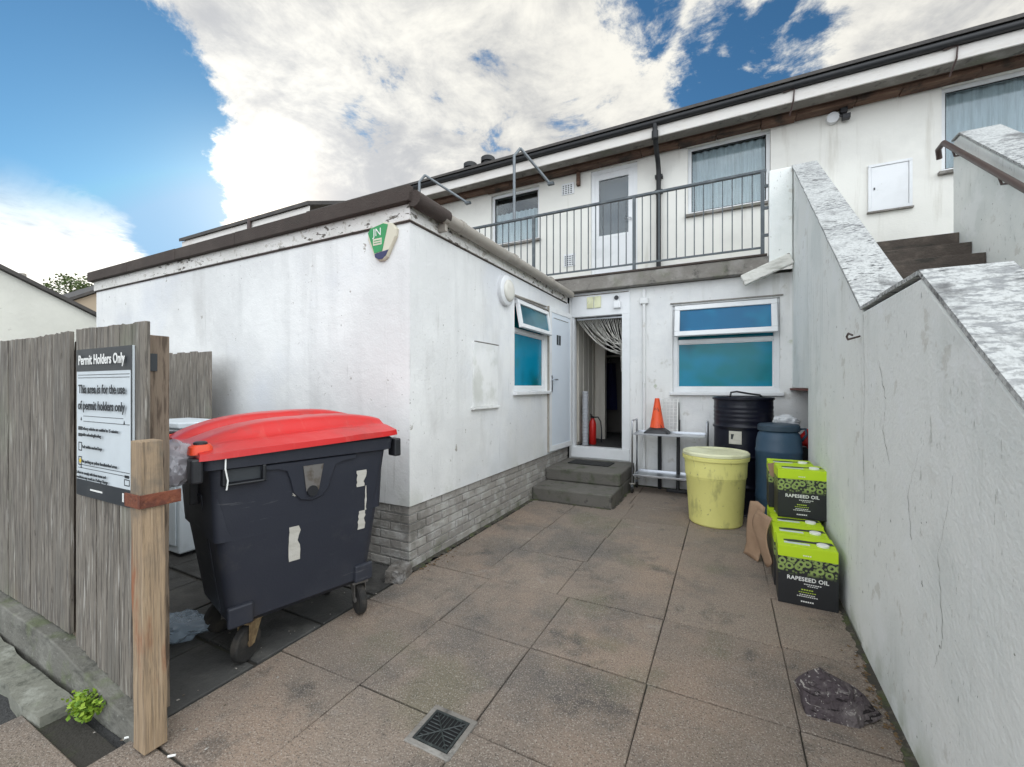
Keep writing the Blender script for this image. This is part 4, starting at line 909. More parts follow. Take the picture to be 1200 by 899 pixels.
for o_ in L2+L3: out_y(o_, -.004)
join_meshes(L1, 'header_lettering', sg); join_meshes(L2, 'main_lettering', sg); join_meshes(L3, 'small_lettering', sg)
m = MB(TS)
for z_ in (.236,.222,.032,.006,-.212,-.228): m.box(-.27+(.06 if z_ in (.032,.006) else 0),.265-(.06 if z_ == .032 else 0),.0022,.0032,z_,z_+.0025)
for u_, z_ in ((-.235,.019),(.215,.016),(-.235,-.22)): m.prism([(u_-.008,.0022,z_-.008),(u_+.008,.0022,z_-.008),(u_,.0022,z_+.009)], (0,.001,0))
for z_ in (-.045,-.06): pass
m.box(-.268,-.225,.0022,.0032,-.038,-.02); m.box(-.268,-.225,.0022,.0032,-.070,-.054)
ring(m, -.266,-.228,-.142,-.098,.0022,.0032,.005); ring(m, -.266,-.228,-.214,-.170,.0022,.0032,.005)
m.build('pictograms', ink_k, sg)
MB(TS).prism([(-.247,.0022,-.207),(-.233,.0022,-.192),(-.247,.0022,-.177),(-.261,.0022,-.192)], (0,.001,0)).build('yellow_pictogram', sign_y, sg)
m = MB(TS); m.box(-.13,-.0,.0036,.0042,-.33,-.322); m.box(.20,.214,.0036,.0042,-.345,-.305); m.build('footer_marks', ink_w, sg)
m = MB(TS); ring(m, .215,.265,-.27,-.24,.0022,.0032,.004); m.box(.22,.26,.0022,.0032,-.235,-.222); m.build('corner_icon', ink_k, sg)

# ================================================================== WHEELIE BIN
bn = thing('wheelie_bin', 'large charcoal four wheeled waste bin with bright red lid', 'bin', (-2.488,1.762,0), R(75.1))
def rrect(hx, hy, r, z, n=6, ox=0, oy=0):
    pts = []
    for cx, cy, a0 in ((hx-r,hy-r,0),(-hx+r,hy-r,90),(-hx+r,-hy+r,180),(hx-r,-hy+r,270)):
        for k in range(n+1):
            a = R(a0+90*k/n); pts.append((cx+r*math.cos(a)+ox, cy+r*math.sin(a)+oy, z))
    return pts
m = MB(); RG = [(.36,.245,.06,.215),(.395,.285,.07,.25),(.418,.297,.07,.40),(.466,.362,.06,.80,6,0,.035),(.492,.398,.05,1.05,6,0,.055),(.495,.40,.05,1.075,6,0,.055),(.53,.427,.05,1.085,6,0,.055),(.535,.433,.05,1.155,6,0,.055),(.525,.423,.05,1.165,6,0,.055),(.49,.39,.04,1.16,6,0,.055),(.47,.34,.04,.7,6,0,.02)]
m.loft([rrect(*r) for r in RG], True, True); body = m.build('body', bin_m, bn, smooth=38, world=False)
def fy(z): # front face y at height z
    return -(.297+(.345-.297)*(z-.40)/.65)
# U shaped moulding under the rim
U = [(-.27,1.075),(-.27,1.055),(-.19,1.05),(-.14,1.03),(-.118,.97),(-.10,.895),(-.06,.85),(0,.835),(.06,.85),(.10,.895),(.118,.97),(.14,1.03),(.19,1.05),(.27,1.055),(.27,1.075)]
m = MB(); m.loft([[(a,fy(b)+.01,b) for a, b in U],[(a,fy(b)-.010,b) for a, b in U],[(a*.965,fy(b)-.014,.96+(b-.96)*.965) for a, b in U]]); m.build('moulding', bin_m, body, world=False)
m = MB(); m.prism([(-.055,fy(1.06)-.0205,1.045),(.06,fy(1.06)-.0205,1.045),(.038,fy(.9)-.0205,.895),(-.033,fy(.9)-.0205,.895)], (0,.005,0)); m.build('lock_plate', castor_z, bn, world=False)
m = MB(); m.tube([(.0,fy(.9)-.030,.895),(.0,fy(.9)-.004,.895)], .030, 16); m.build('lock_boss', black_pl, bn, world=False, smooth=40)
m = MB(); m.box(-.45,-.25,-.378,-.336,.995,1.008); m.box(-.45,-.432,-.378,-.33,.995,1.085); m.box(-.268,-.25,-.378,-.33,.995,1.085); m.build('handle', black_pl, bn, world=False, bevel=.006)
m = MB(); m.box(-.43,-.27,-.3475,-.338,1.012,1.075); m.build('handle_recess', ink_k, bn, world=False)
for s in (-1,1):
    m = MB(); m.box(s*.50-.02,s*.50+.02,-.05,.05,.86,1.08) ; m.tube([(s*.49,0,1.0),(s*.60,0,1.0)], .024, 12); m.build('trunnion', black_pl, bn, world=False, bevel=.004)
    m = MB(); m.box(s*.555-.025,s*.555+.025,-.385,-.30,1.03,1.15); m.build('corner_lug', black_pl, bn, world=False, bevel=.01)
    m = MB(); m.prism([(s*.392,-.15,.27),(s*.392,.15,.27),(s*.476,.12,.92),(s*.476,-.12,.92)], (s*.012,0,0)); m.build('end_rib', bin_m, body, world=False, bevel=.006)
for s in (-1,1):
    m = MB(); m.box(s*.35-.06,s*.35+.06,-.312,-.28,.235,.345); m.build('foot_pad', bin_m, body, world=False, bevel=.01)
# torn stickers on the front
def sticker(x0, x1, z0, z1, notch=.012):
    n = 7; L = [(x0+rnd.uniform(-notch,notch)*.4, z0+(z1-z0)*k/n) for k in range(n+1)]; Rr = [(x1+rnd.uniform(-notch,notch), z0+(z1-z0)*k/n) for k in range(n+1)]
    m = MB(); I = [[m.p((p[0], fy(p[1])-.0035, p[1])) for p in q] for q in (L, Rr)]
    for k in range(n): m.f.append([I[0][k], I[1][k], I[1][k+1], I[0][k+1]])
    return m.build('sticker', paper, bn, world=False, flip=False)
sticker(-.115,-.06,.50,.70); sticker(.285,.34,.86,.965); sticker(.305,.355,.58,.70); sticker(.345,.355,.70,.86,.004); sticker(-.10,-.045,.875,.905,.02)
# castors
for k, (cx, cy) in enumerate(((-.275,-.205),(.36,-.205),(-.275,.21),(.35,.21))):
    a = (R(35),R(80),R(10),R(60))[k]; ca, sa = math.cos(a), math.sin(a); mz = castor_m if k == 0 else castor_z
    c = thing('tmp', '', '') ; bpy.data.objects.remove(c)
    ax = Vector((-sa, ca, 0)); fd = Vector((ca, sa, 0)); o0 = Vector((cx, cy, 0)); wc = o0 + fd*-.035 + Vector((0,0,.095))
    m = MB(); m.obox(tuple(o0+Vector((0,0,.212))), (.12,.10,.014), Matrix.Rotation(a,3,'Z'))
    for s in (-1,1):
        q = o0 + ax*s*.032
        m.prism([tuple(q+fd*-.05+Vector((0,0,.205))), tuple(q+fd*.045+Vector((0,0,.205))), tuple(q+fd*-.015+Vector((0,0,.085))), tuple(q+fd*-.055+Vector((0,0,.085)))], tuple(ax*s*.004))
    cs = m.build('castor', mz, bn, world=False)
    m = MB(); n = 24; rings = []
    for r, o_ in ((.055,-.022),(.088,-.022),(.095,-.014),(.095,.014),(.088,.022),(.055,.022)):
        rings.append([tuple(wc + ax*o_ + fd*(r*math.cos(2*math.pi*j/n)) + Vector((0,0,r*math.sin(2*math.pi*j/n)))) for j in range(n)])
    m.loft(rings); m.build('wheel', tyre, cs, world=False, smooth=40)
    m = MB(); m.tube([tuple(wc-ax*.034), tuple(wc+ax*.034)], .016, 10); m.build('hub', mz, cs, world=False)
# lid: shell with two long ridges
def lidz(x, y):
    e = max(0, 1-abs((x-.05)/.62)**3.0); yy = (y+.40)/.91
    r1 = math.exp(-((yy-.36)/.155)**6); r2 = math.exp(-((yy-.80)/.135)**6); fr = min(1, yy/.14)
    gr = math.exp(-((yy-.36)/.02)**2)*.5
    return 1.192+.02*(x/.55) + e*(.022+.078*r1+.088*r2+.016*yy)*fr + .014*fr + .004*noise.noise(Vector((x*5, y*5, 1)))*e + .0025*noise.noise(Vector((x*14, y*9, 4)))*e
m = MB(); NX, NY = 60, 80
def lp(a, b):
    x = -.545+1.085*a; y = -.405+.91*b
    k = max(0,(abs(x)-.45)/.105); y2 = y*(1-.05*k*k)
    return (x, y2, lidz(x, y))
I = [[m.p(lp(i/NX, j/NY)) for j in range(NY+1)] for i in range(NX+1)]
for i in range(NX):
    for j in range(NY): m.f.append([I[i][j], I[i+1][j], I[i+1][j+1], I[i][j+1]])
edge = [(i,0) for i in range(NX+1)]+[(NX,j) for j in range(1,NY+1)]+[(i,NY) for i in range(NX-1,-1,-1)]+[(0,j) for j in range(NY-1,0,-1)]
lowr = []
for i, j in edge:
    x, y, z = m.v[I[i][j]]; lowr.append(m.p((x*1.008, y*1.008, 1.150+.02*(x/.55)+.008)))
for k in range(len(edge)):
    a = edge[k]; b = edge[(k+1) % len(edge)]; m.f.append([I[a[0]][a[1]], I[b[0]][b[1]], lowr[(k+1) % len(edge)], lowr[k]])
lid = m.build('lid', lid_m, bn, world=False, smooth=50)
for y_ in (-.30,.41):
    m = MB(); m.loft([rrect(.05,.05,.03,1.165,5,-.525,y_), rrect(.047,.047,.03,1.20,5,-.525,y_), rrect(.036,.036,.02,1.212,5,-.522,y_)]); q = m.build('lid_corner', orange_pl, lid, world=False, smooth=40)
    m = MB(); m.lathe([(.030,1.211),(.030,1.222),(.022,1.227),(.0001,1.227)], 16, (-.525,y_)); m.build('corner_cap', black_pl, lid, world=False, smooth=40)
m = MB(); m.tube([(-.44,-.392,1.155),(-.445,-.405,1.09),(-.435,-.408,1.03),(-.44,-.405,.985)], .004, 5); m.build('white_cord', ink_w, bn, world=False)

# plastic bags
def crumple(name, c, s, mt, label, seed, sub=4, flat=None, rz=0):
    bm = bmesh.new(); bmesh.ops.create_icosphere(bm, subdivisions=sub, radius=1); off = Vector((seed*3.1, seed*1.7, seed*.9))
    for v in bm.verts:
        n = v.co.normalized(); d = 1+.32*noise.noise(n*1.7+off)+.20*abs(noise.noise(n*4+off))-.12*abs(noise.noise(n*9+off))
        p = n*d; v.co = Vector((p.x*s[0], p.y*s[1], p.z*s[2]))
        if flat is not None and v.co.z < flat: v.co.z = flat + .1*(v.co.z-flat)*.2
    me = bpy.data.meshes.new(name); bm.to_mesh(me); bm.free(); me.materials.append(mt)
    me.shade_smooth(); me.set_sharp_from_angle(angle=R(28))
    o = bpy.data.objects.new(name, me); col.objects.link(o); o.location = c; o.rotation_euler = (0,0,rz); return o
tag(crumple('plastic_bag', (-2.50,1.125,1.115), (.13,.085,.115), bag_clear, '', 3), 'crumpled clear plastic bag hanging off the left end of the bin', 'bag')
tag(crumple('plastic_bag', (-2.93,1.36,.055), (.17,.12,.07), bag_blue, '', 8, flat=-.052, rz=.5), 'crumpled pale blue plastic bag on the ground behind the fence post', 'bag')
t = thing('white_cabinet', 'old white appliance standing between the bin and the bay fence', 'cabinet', (-4.3,2.15,0))
m = MB(); m.box(-4.92,-4.25,1.98,2.38,.03,1.13); m.build('case', appliance_m, t, bevel=.015); m = MB(); m.box(-4.94,-4.23,1.96,2.39,1.131,1.18); m.build('top', appliance_m, t, bevel=.01)
m = MB(); m.box(-4.88,-4.29,1.965,1.979,.1,1.08); m.build('door', appliance_m, t, bevel=.006); m = MB(); m.box(-4.85,-4.7,2.0,2.1,-.02,.031); m.box(-4.4,-4.28,2.0,2.1,-.02,.031); m.box(-4.85,-4.7,2.25,2.35,-.02,.031); m.box(-4.4,-4.28,2.25,2.35,-.02,.031); m.build('foot', black_pl, t)

# ================================================================== YARD THINGS
def rock(name, c, s, mt, seed, rz=0, sub=4, sharp=30, blocky=0):
    bm = bmesh.new(); bmesh.ops.create_icosphere(bm, subdivisions=sub, radius=1); off = Vector((seed*2.3, seed*4.1, seed))
    for v in bm.verts:
        n = v.co.normalized()
        if blocky: k = max(abs(n.x), abs(n.y), abs(n.z)); n = n.lerp(n/k, blocky)
        d = 1+.34*noise.noise(v.co*1.3+off)+.26*abs(noise.noise(v.co*2.6+off))-.22*abs(noise.noise(v.co*4.5+off))+.10*noise.noise(v.co*9+off)
        if blocky: d = 1+.10*noise.noise(v.co*2+off)+.05*noise.noise(v.co*7+off)
        p = n*d; v.co = Vector((p.x*s[0], p.y*s[1], max(p.z, -.75)*s[2]))
    zmin = min(v.co.z for v in bm.verts)
    for v in bm.verts: v.co.z -= zmin
    me = bpy.data.meshes.new(name); bm.to_mesh(me); bm.free(); me.materials.append(mt); me.shade_smooth(); me.set_sharp_from_angle(angle=R(sharp))
    o = bpy.data.objects.new(name, me); col.objects.link(o); o.location = c; o.rotation_euler = (0,0,rz); return o
def hull_rock(name, c, s_, mt, seed, rz):
    rr_ = random.Random(seed); bm = bmesh.new()
    for k in range(11):
        a = rr_.uniform(0,6.28); q = rr_.uniform(-1,.35); r = rr_.uniform(.82,1.05); w_ = math.sqrt(1-q*q)
        bm.verts.new((r*w_*math.cos(a)*s_[0]*(1-.25*q), r*w_*math.sin(a)*s_[1], r*max(q,-.6)*s_[2]))
    for q_ in ((-.9,-.85,-.6),(.35,-1.0,-.6),(-.72,-.45,.75),(-.45,-.2,1.15),(-.35,.35,1.05),(.2,-.45,.62),(.55,.25,.5),(-1.0,.4,.1)): bm.verts.new((q_[0]*s_[0], q_[1]*s_[1], q_[2]*s_[2]))
    bm.verts.new((-.55*s_[0], .1*s_[1], 1.05*s_[2])); bm.verts.new((1.15*s_[0], -.1*s_[1], -.35*s_[2])); bm.verts.new((-.95*s_[0], -.3*s_[1], .35*s_[2]))
    res = bmesh.ops.convex_hull(bm, input=bm.verts); bmesh.ops.delete(bm, geom=[g_ for g_ in res['geom_interior'] if isinstance(g_, bmesh.types.BMVert)], context='VERTS')
    bmesh.ops.subdivide_edges(bm, edges=bm.edges, cuts=2, use_grid_fill=True)   # fracture faces stay flat, only their surface is rough
    bmesh.ops.triangulate(bm, faces=bm.faces)
    for v in bm.verts:
        q = v.co*18; lay_ = .5+.5*math.sin(v.co.z*150+v.co.x*40+3*noise.noise(v.co*12))
        d = .011*noise.noise(q)+.005*lay_; v.co += v.co.normalized()*d + Vector((rr_.uniform(-1,1),rr_.uniform(-1,1),rr_.uniform(-1,1)))*.0022
    zm = min(v.co.z for v in bm.verts)
    for v in bm.verts: v.co.z -= zm
    bmesh.ops.recalc_face_normals(bm, faces=bm.faces)
    me = bpy.data.meshes.new(name); bm.to_mesh(me); bm.free(); me.materials.append(mt); me.shade_smooth(); me.set_sharp_from_angle(angle=R(6))
    o = bpy.data.objects.new(name, me); col.objects.link(o); o.location = c; o.rotation_euler = (0,0,rz); return o
tag(hull_rock('rock', (.455,2.43,-.006), (.15,.105,.10), rock_m, 9, R(8)), 'jagged purple grey rock on the slabs by the right wall', 'rock')
tag(rock('stone_block', (-2.29,2.56,-.005), (.075,.105,.055), stone_m, 2, R(18), 4, 14, .85), 'small grey stone block wedging the bin wheel by the brick corner', 'stone')
# broken concrete strip left of the fence
m = MB(); k = 0; rr = []
for k in range(22):
    f = k/21; x_ = -2.705-2.3*f-(.0 if f else .0); ya = .715+.012*rnd.uniform(-1,1)+.05*f; yb = .84+.008*rnd.uniform(-1,1)+.03*f; h = .035+rnd.uniform(-.003,.003)
    if k == 0: ya, yb, h = .725, .845, .036
    rr.append([(x_,ya,-.03),(x_,ya,h),(x_,(ya+yb)/2,h+rnd.uniform(-.003,.003)),(x_,yb,h+rnd.uniform(-.003,.003)),(x_,yb,-.03)])
m.loft(rr); tag(m.build('concrete_strip', strip_m, None, smooth=25), 'broken mossy concrete strip lying on the ground along the fence kerb', 'concrete strip')
# weed
wd = thing('weed', 'small bright yellow green weed growing at the foot of the fence kerb', 'plant', (-2.555,.835,0))
m = MB(); ms = MB(); rt = random.Random(5)
for k in range(46):
    a = rt.uniform(0,6.28); L = rt.uniform(.04,.115); el = rt.uniform(.45,1.4); tip = Vector((-2.555+L*math.cos(a)*math.cos(el)*1.0, .835+L*math.sin(a)*math.cos(el)*.75, L*math.sin(el)*1.25+.01))
    ms.tube([(-2.555+.01*math.cos(a),.835+.01*math.sin(a),0), tuple((Vector((-2.555,.835,.03))+tip)/2), tuple(tip)], .0016, 4)
    for q in range(7):
        c = tip + Vector((rt.gauss(0,.012), rt.gauss(0,.012), rt.gauss(0,.012))); d = Vector((rt.gauss(0,1), rt.gauss(0,1), rt.gauss(.2,.6))).normalized()*rt.uniform(.010,.017); s = d.cross(Vector((rt.gauss(0,1),rt.gauss(0,1),1))).normalized()*d.length*.55
        m.face([tuple(c-d), tuple(c-d*.2+s), tuple(c+d), tuple(c-d*.2-s)])
m.build('leaves', leaf_m, wd, flip=False); ms.build('stems', leaf_m, wd)
# drain
dg = thing('drain_cover', 'square black drain grate in a concrete surround set in the paving', 'drain', (-1.10,1.50,0))
m = MB(); ring(m, -1.215,-.995,1.39,1.61,0,0,0) if False else None
for b in ((-1.215,-.985,1.388,1.413),(-1.215,-.985,1.587,1.612),(-1.215,-1.19,1.413,1.587),(-1.01,-.985,1.413,1.587)): m.box(b[0],b[1],b[2],b[3],-.02,.007)
m.build('surround', concrete, dg, bevel=.003)
MB().box(-1.19,-1.01,1.413,1.587,.002,.0035).build('shadow_well', mat('drain dark', (.006,.006,.007), .9), dg)
m = MB(); cx, cy = -1.10, 1.50
for b in ((-1.189,-1.011,1.414,1.424),(-1.189,-1.011,1.576,1.586),(-1.189,-1.179,1.424,1.576),(-1.021,-1.011,1.424,1.576)): m.box(b[0],b[1],b[2],b[3],.004,.009)
for k in range(4):   # four quadrants of parallel bars and a cross
    a = k*math.pi/2
    for q in range(1, 5):
        p0 = Vector((q*.018, q*.016+.004, 0)); p1 = Vector((q*.018, .074, 0))
        for sgn in (1,-1):
            u0 = Vector((p0.x*sgn, p0.y, 0)); u1 = Vector((p1.x*sgn, p1.y, 0)); Rm = Matrix.Rotation(a, 3, 'Z'); u0 = Rm@u0; u1 = Rm@u1
            if (u1-u0).length > .01: m.tube([(cx+u0.x,cy+u0.y,.0065),(cx+u1.x,cy+u1.y,.0065)], .0026, 4)
    u1 = Matrix.Rotation(a, 3, 'Z') @ Vector((.074,.074,0)); m.tube([(cx,cy,.0065),(cx+u1.x,cy+u1.y,.0065)], .0032, 4)
    u1 = Matrix.Rotation(a, 3, 'Z') @ Vector((0,.074,0)); m.tube([(cx,cy,.0065),(cx+u1.x,cy+u1.y,.0065)], .0026, 4)
m.build('grate', mat('cast grate', (.03,.036,.036), .6, [('noise', (.07,.085,.08), 40, .5, .66, .7, {})], metallic=.2), dg)
# trolley
tl = thing('catering_trolley', 'stainless steel two shelf catering trolley against the rear wall', 'trolley', (-.7,6.28,0))
X0, X1, Y0, Y1 = -1.175,-.215,6.07,6.47
for nm, z_ in (('top_shelf',.835),('lower_shelf',.255)):
    m = MB(); m.box(X0+.03,X1-.03,Y0,Y1,z_-.004,z_); m.box(X0+.03,X1-.03,Y0-.008,Y0,z_-.014,z_+.012); m.box(X0+.03,X1-.03,Y1,Y1+.008,z_-.014,z_+.022); m.box(X0+.022,X0+.03,Y0-.008,Y1+.008,z_-.014,z_+.012); m.box(X1-.03,X1-.022,Y0-.008,Y1+.008,z_-.014,z_+.012)
    m.build(nm, stainless, tl, bevel=.002, seg=1)
for x_ in (X0, X1):
    m = MB(); m.tube([(x_,Y0+.02,.12),(x_,Y0+.02,.97),(x_,Y0+.03,1.005),(x_,Y0+.06,1.02),(x_,Y1-.06,1.02),(x_,Y1-.03,1.005),(x_,Y1-.02,.97),(x_,Y1-.02,.12)], .0125, 10)
    for z_ in (.83,.25):
        for y_ in (Y0+.02,Y1-.02): m.tube([(x_,y_,z_),(x_+(.03 if x_ == X0 else -.03),y_,z_)], .009, 6)
    m.build('frame', stainless, tl, smooth=True)
    for y_ in (Y0+.02,Y1-.02):
        m = MB(); m.box(x_-.016,x_+.016,y_-.02,y_+.014,.06,.125); cs = m.build('castor', galv, tl)
        m = MB(); m.tube([(x_-.013,y_-.012,.045),(x_+.013,y_-.012,.045)], .045, 18); m.build('wheel', tyre, cs, smooth=40)
        m = MB(); m.lathe([(.0001,.125),(.04,.127),(.04,.135),(.0001,.137)], 14, (x_,y_)); m.build('bumper', gutter_grey, cs)
cn_ = thing('traffic_cone', 'orange red traffic cone with black base standing on the trolley', 'cone', (-.86,6.25,.836))
m = MB(); m.lathe([(.118,.868),(.105,.885),(.034,1.31),(.03,1.335),(.0001,1.336)], 24, (-.86,6.25), True, False); m.build('cone_body', cone_m, cn_, smooth=40)
m = MB(); m.loft([[(p[0]-.86,p[1]+6.25,p[2]) for p in rrect(.165,.165,.04,.837)],[(p[0]-.86,p[1]+6.25,p[2]) for p in rrect(.16,.16,.04,.862)],[(p[0]-.86,p[1]+6.25,p[2]) for p in rrect(.095,.095,.09,.925)]]); m.build('base', black_pl, cn_, smooth=40)
t = thing('broom_pole', 'black pole leaning on the wall behind the trolley', 'pole', (-.62,6.5,0))
m = MB(); m.tube([(-.60,6.40,.03),(-.605,6.53,1.02)], .024, 10); m.tube([(-.605,6.53,1.02),(-.607,6.545,1.27)], [.016,.012], 10); m.build('shaft', black_pl, t, smooth=40)
m = MB(); m.box(-.75,-.46,6.36,6.43,-.002,.04); m.build('foot', black_pl, t, bevel=.008)
t = thing('folded_rack', 'small white wire rack propped on the trolley behind the cone', 'rack', (-.68,6.45,.84))
m = MB()
for k in range(5): m.tube([(-.82+.05*k,6.455,.86),(-.82+.05*k,6.535,1.31)], .004, 5)
for k in range(9): m.tube([(-.83,6.458+.0089*k,.88+.05*k),(-.61,6.458+.0089*k,.88+.05*k)], .004, 5)
m.build('wire_grid', ink_w, t); m = MB(); m.tube([(-.83,6.455,.858),(-.83,6.538,1.32),(-.61,6.538,1.32),(-.61,6.455,.858),(-.83,6.455,.858)], .007, 6); m.build('outer_frame', ink_w, t)
t = MB(); t.tube([(-.86,6.505,.0),(-.86,6.50,.83)], .028, 8); tag(t.build('table_leg', black_pl, None), 'dark upright post standing behind the trolley under the cone', 'post')
# yellow tub
yb_ = thing('yellow_tub', 'round pale yellow plastic tub with cream lid', 'tub', (-.10,5.20,0))
m = MB(); m.lathe([(.255,.0),(.268,.015),(.30,.50),(.303,.505),(.303,.52),(.309,.525),(.318,.70),(.335,.705),(.338,.74),(.325,.748),(.30,.745)], 56, (-.10,5.20)); m.build('body', yellow_pl, yb_, smooth=35)
m = MB(); m.lathe([(.322,.744),(.338,.752),(.338,.775),(.325,.79),(.30,.786),(.29,.778),(.0001,.782)], 56, (-.10,5.20)); ld = m.build('lid', cream_pl, yb_, smooth=35)
# drum
dm = thing('steel_drum', 'tall black open top drum with ring hoops below the teal window', 'drum', (.19,5.86,0))
pf = [(.315,0),(.325,.01)]
H = 1.345
for k in range(0, 97):
    z_ = .02+(H-.04)*k/96; r = .318
    for hz_ in (.33,.68,1.02): r += .016*math.exp(-((z_-hz_)/.016)**2)
    for hz_ in (1.10,1.15,1.20,1.25): r += .005*math.exp(-((z_-hz_)/.012)**2)
    pf.append((r, z_))
pf += [(.322,H-.005)]
m = MB(); m.lathe(pf, 56, (.19,5.86)); m.build('body', drum_m, dm, smooth=35)
m = MB(); m.lathe([(.322,H-.004),(.334,H),(.334,H+.024),(.322,H+.03),(.305,H+.018),(.0001,H+.022)], 56, (.19,5.86)); m.build('lid', drum_m, dm, smooth=35)
m = MB(); m.tube([(.05,5.60,H+.03),(.06,5.63,H+.085),(.12,5.66,H+.095),(.25,5.70,H+.07),(.36,5.74,H+.055),(.40,5.76,H+.02)], .011, 8); m.build('clamp_handle', black_pl, dm, smooth=True)
m = MB(); m.grid(lambda a, b: (.19+.3215*math.cos(R(242+24*a))*1.012, 5.86+.3215*math.sin(R(242+24*a))*1.012, .83+.15*b), 8, 2); m.build('label', paper, dm, flip=False)
m = MB(); m.grid(lambda a, b: (.19+.3215*math.cos(R(243+3+6*a*(.6+.4*b)))*1.016, 5.86+.3215*math.sin(R(243+3+6*a*(.6+.4*b)))*1.016, .885+.06*b), 6, 2); m.build('hazard_mark', ink_k, dm, flip=False)
# keg
kg = thing('plastic_keg', 'blue grey plastic keg with dark screw lid behind the oil boxes', 'keg', (.505,5.30,0))
m = MB(); m.lathe([(.18,0),(.205,.02),(.212,.10),(.214,.30),(.218,.31),(.218,.34),(.214,.35),(.214,.80),(.218,.81),(.218,.83),(.213,.84),(.207,.93),(.19,1.0),(.165,1.035),(.165,1.05),(.0001,1.05)], 44, (.505,5.30)); m.build('body', keg_m, kg, smooth=35)
m = MB(); m.lathe([(.188,1.03),(.194,1.036),(.194,1.085),(.183,1.10),(.12,1.108),(.0001,1.108)], 44, (.505,5.30)); m.build('lid', keg_lid, kg, smooth=35)
for s in (1,):
    m = MB(); m.tube([(.505+s*.20,5.27,.93),(.505+s*.245,5.27,1.0),(.505+s*.235,5.27,1.06),(.505+s*.19,5.27,1.055)], .013, 8); m.build('handle', keg_lid, kg, smooth=True)
tag(crumple('red_rag', (.82,5.62,.93), (.07,.065,.10), red_paint, '', 6, 4), 'dark red rag bundle in the recess to the right of the blue keg', 'rag')
tag(crumple('white_bag', (.60,5.58,1.10), (.12,.08,.085), plastic_film('white bag film', (.6,.62,.64), .9), '', 12, 4), 'crumpled white plastic bag behind the blue keg lid', 'bag')
t = thing('storage_box', 'tall dark plastic box in the recess behind the blue keg', 'box', (.75,5.75,0))
m = MB(); m.loft([rrect2 for rrect2 in ([(p[0]+.86,p[1]+5.78,p[2]) for p in rrect(.13,.15,.03,.0)],[(p[0]+.86,p[1]+5.78,p[2]) for p in rrect(.14,.16,.03,.80)])]); m.build('body', black_pl, t, smooth=40)
m = MB(); m.loft([[(p[0]+.86,p[1]+5.78,p[2]) for p in rrect(.15,.17,.03,.80)],[(p[0]+.86,p[1]+5.78,p[2]) for p in rrect(.15,.17,.03,.83)]]); m.build('lid', black_pl, t, bevel=.006)

# ================================================================== OIL BOXES
def oil_box():
    r = thing('oil_carton', 'x', 'carton', group='rapeseed oil cartons by the right wall')
    m = MB(); m.box(-.17,.17,0,.262,.0,.402); b = m.build('body', carton_m, r, world=False, bevel=.004)
    MB().box(-.168,.168,.002,.260,.4022,.404).build('top_panel', boxlime, r, world=False)
    m = MB(); m.prism([(-.13,.10,.4042),(-.13,.125,.4042),(-.06,.145,.4042),(.05,.145,.4042),(.09,.165,.4042),(.155,.165,.4042),(.165,.12,.4042),(.10,.09,.4042),(.05,.105,.4042),(-.10,.085,.4042)], (0,0,.0015)); m.build('handle_slot', ink_k, r, world=False)
    m = MB(); m.lathe([(.036,.4045),(.036,.416),(.030,.419),(.0001,.419)], 20, (.095,.075)); m.build('spout_cap', ink_w, r, world=False, smooth=40)
    m = MB(); m.box(-.13,.02,.045,.08,.4042,.4052); m.build('handle_flap', sign_w, r, world=False)
    P = [text('RAPESEED OIL', 'l', ink_w, None, .037, lay(0,-.0012,.185), .0006, sx=.96, bold=.025)]
    for x_, z_, w_, h_, mm in ((.03,.155,.10,.006,ink_w),(.03,.143,.06,.004,ink_w),(0,.116,.07,.008,ink_g),(0,.098,.10,.005,ink_g),(0,.082,.09,.005,ink_w),(0,.070,.12,.005,ink_w),(0,.035,.075,.009,ink_w),(0,.347,.05,.007,ink_w)):
        q = MB(); n = max(3, int(w_/.012)); 
        for k in range(n): q.box(x_-w_/2+w_*k/n, x_-w_/2+w_*(k+.7)/n, -.0018, -.0008, z_-h_/2, z_+h_/2)
        P.append(q.build('l', mm))
    join_meshes(P, 'lettering', r); return r
bx0 = oil_box(); bx0['label'] = 'front oil carton of the lower row standing on the slabs nearest the rock'
bx0.location = (.498,3.465,.0); bx0.rotation_euler = (0,0,R(-2.0))
for loc, rz, lab in (((.500,3.742,.0), R(-.5), 'second oil carton of the lower row behind the front one, its top showing'),
                     ((.515,4.02,.0), R(1), 'lower oil carton standing beneath the gap in front of the upper carton'),
                     ((.515,4.30,.0), R(0), 'lower oil carton carrying the two upper cartons'),
                     ((.565,4.19,.406), R(1.5), 'front upper oil carton with its whole face showing above the lower row'),
                     ((.52,4.475,.406), R(-1), 'rear upper oil carton with torn cardboard at its left edge')):
    c = copy_tree(bx0); c.location = loc; c.rotation_euler = (0,0,rz); c['label'] = lab
# flattened cardboard leaning beside the cartons
def cardboard(fn_, label):
    m = MB(); m.grid(fn_, 10, 12); o = m.build('cardboard_sheet', card_m, None, smooth=30, flip=False)
    q = o.modifiers.new('Solid', 'SOLIDIFY'); q.thickness = .007; q.offset = 0
    return tag(o, label, 'cardboard', 'flattened cardboard beside the cartons')
def sheet1(a, b):
    z0 = .06+.20*abs(a-.35)**1.5*1.6; z = .47-(.47-z0)*b
    return (.325-.085*a-.035*math.sin(math.pi*min(1,b*1.05)), 3.86+.22*a+.02*math.sin(b*4), z)
def sheet2(a, b):
    z0 = .004; z = .50-(.50-z0)*b-.05*abs(a-.5)
    return (.30-.10*a-.03*math.sin(math.pi*b*.8)-.05*max(0,b-.75)*3, 4.16+.18*a, max(z,.004))
cardboard(sheet1, 'bowed brown cardboard sheet hanging down the left side of the lower oil cartons')
cardboard(sheet2, 'brown cardboard sheet kicked out at its foot, leaning by the blue keg')
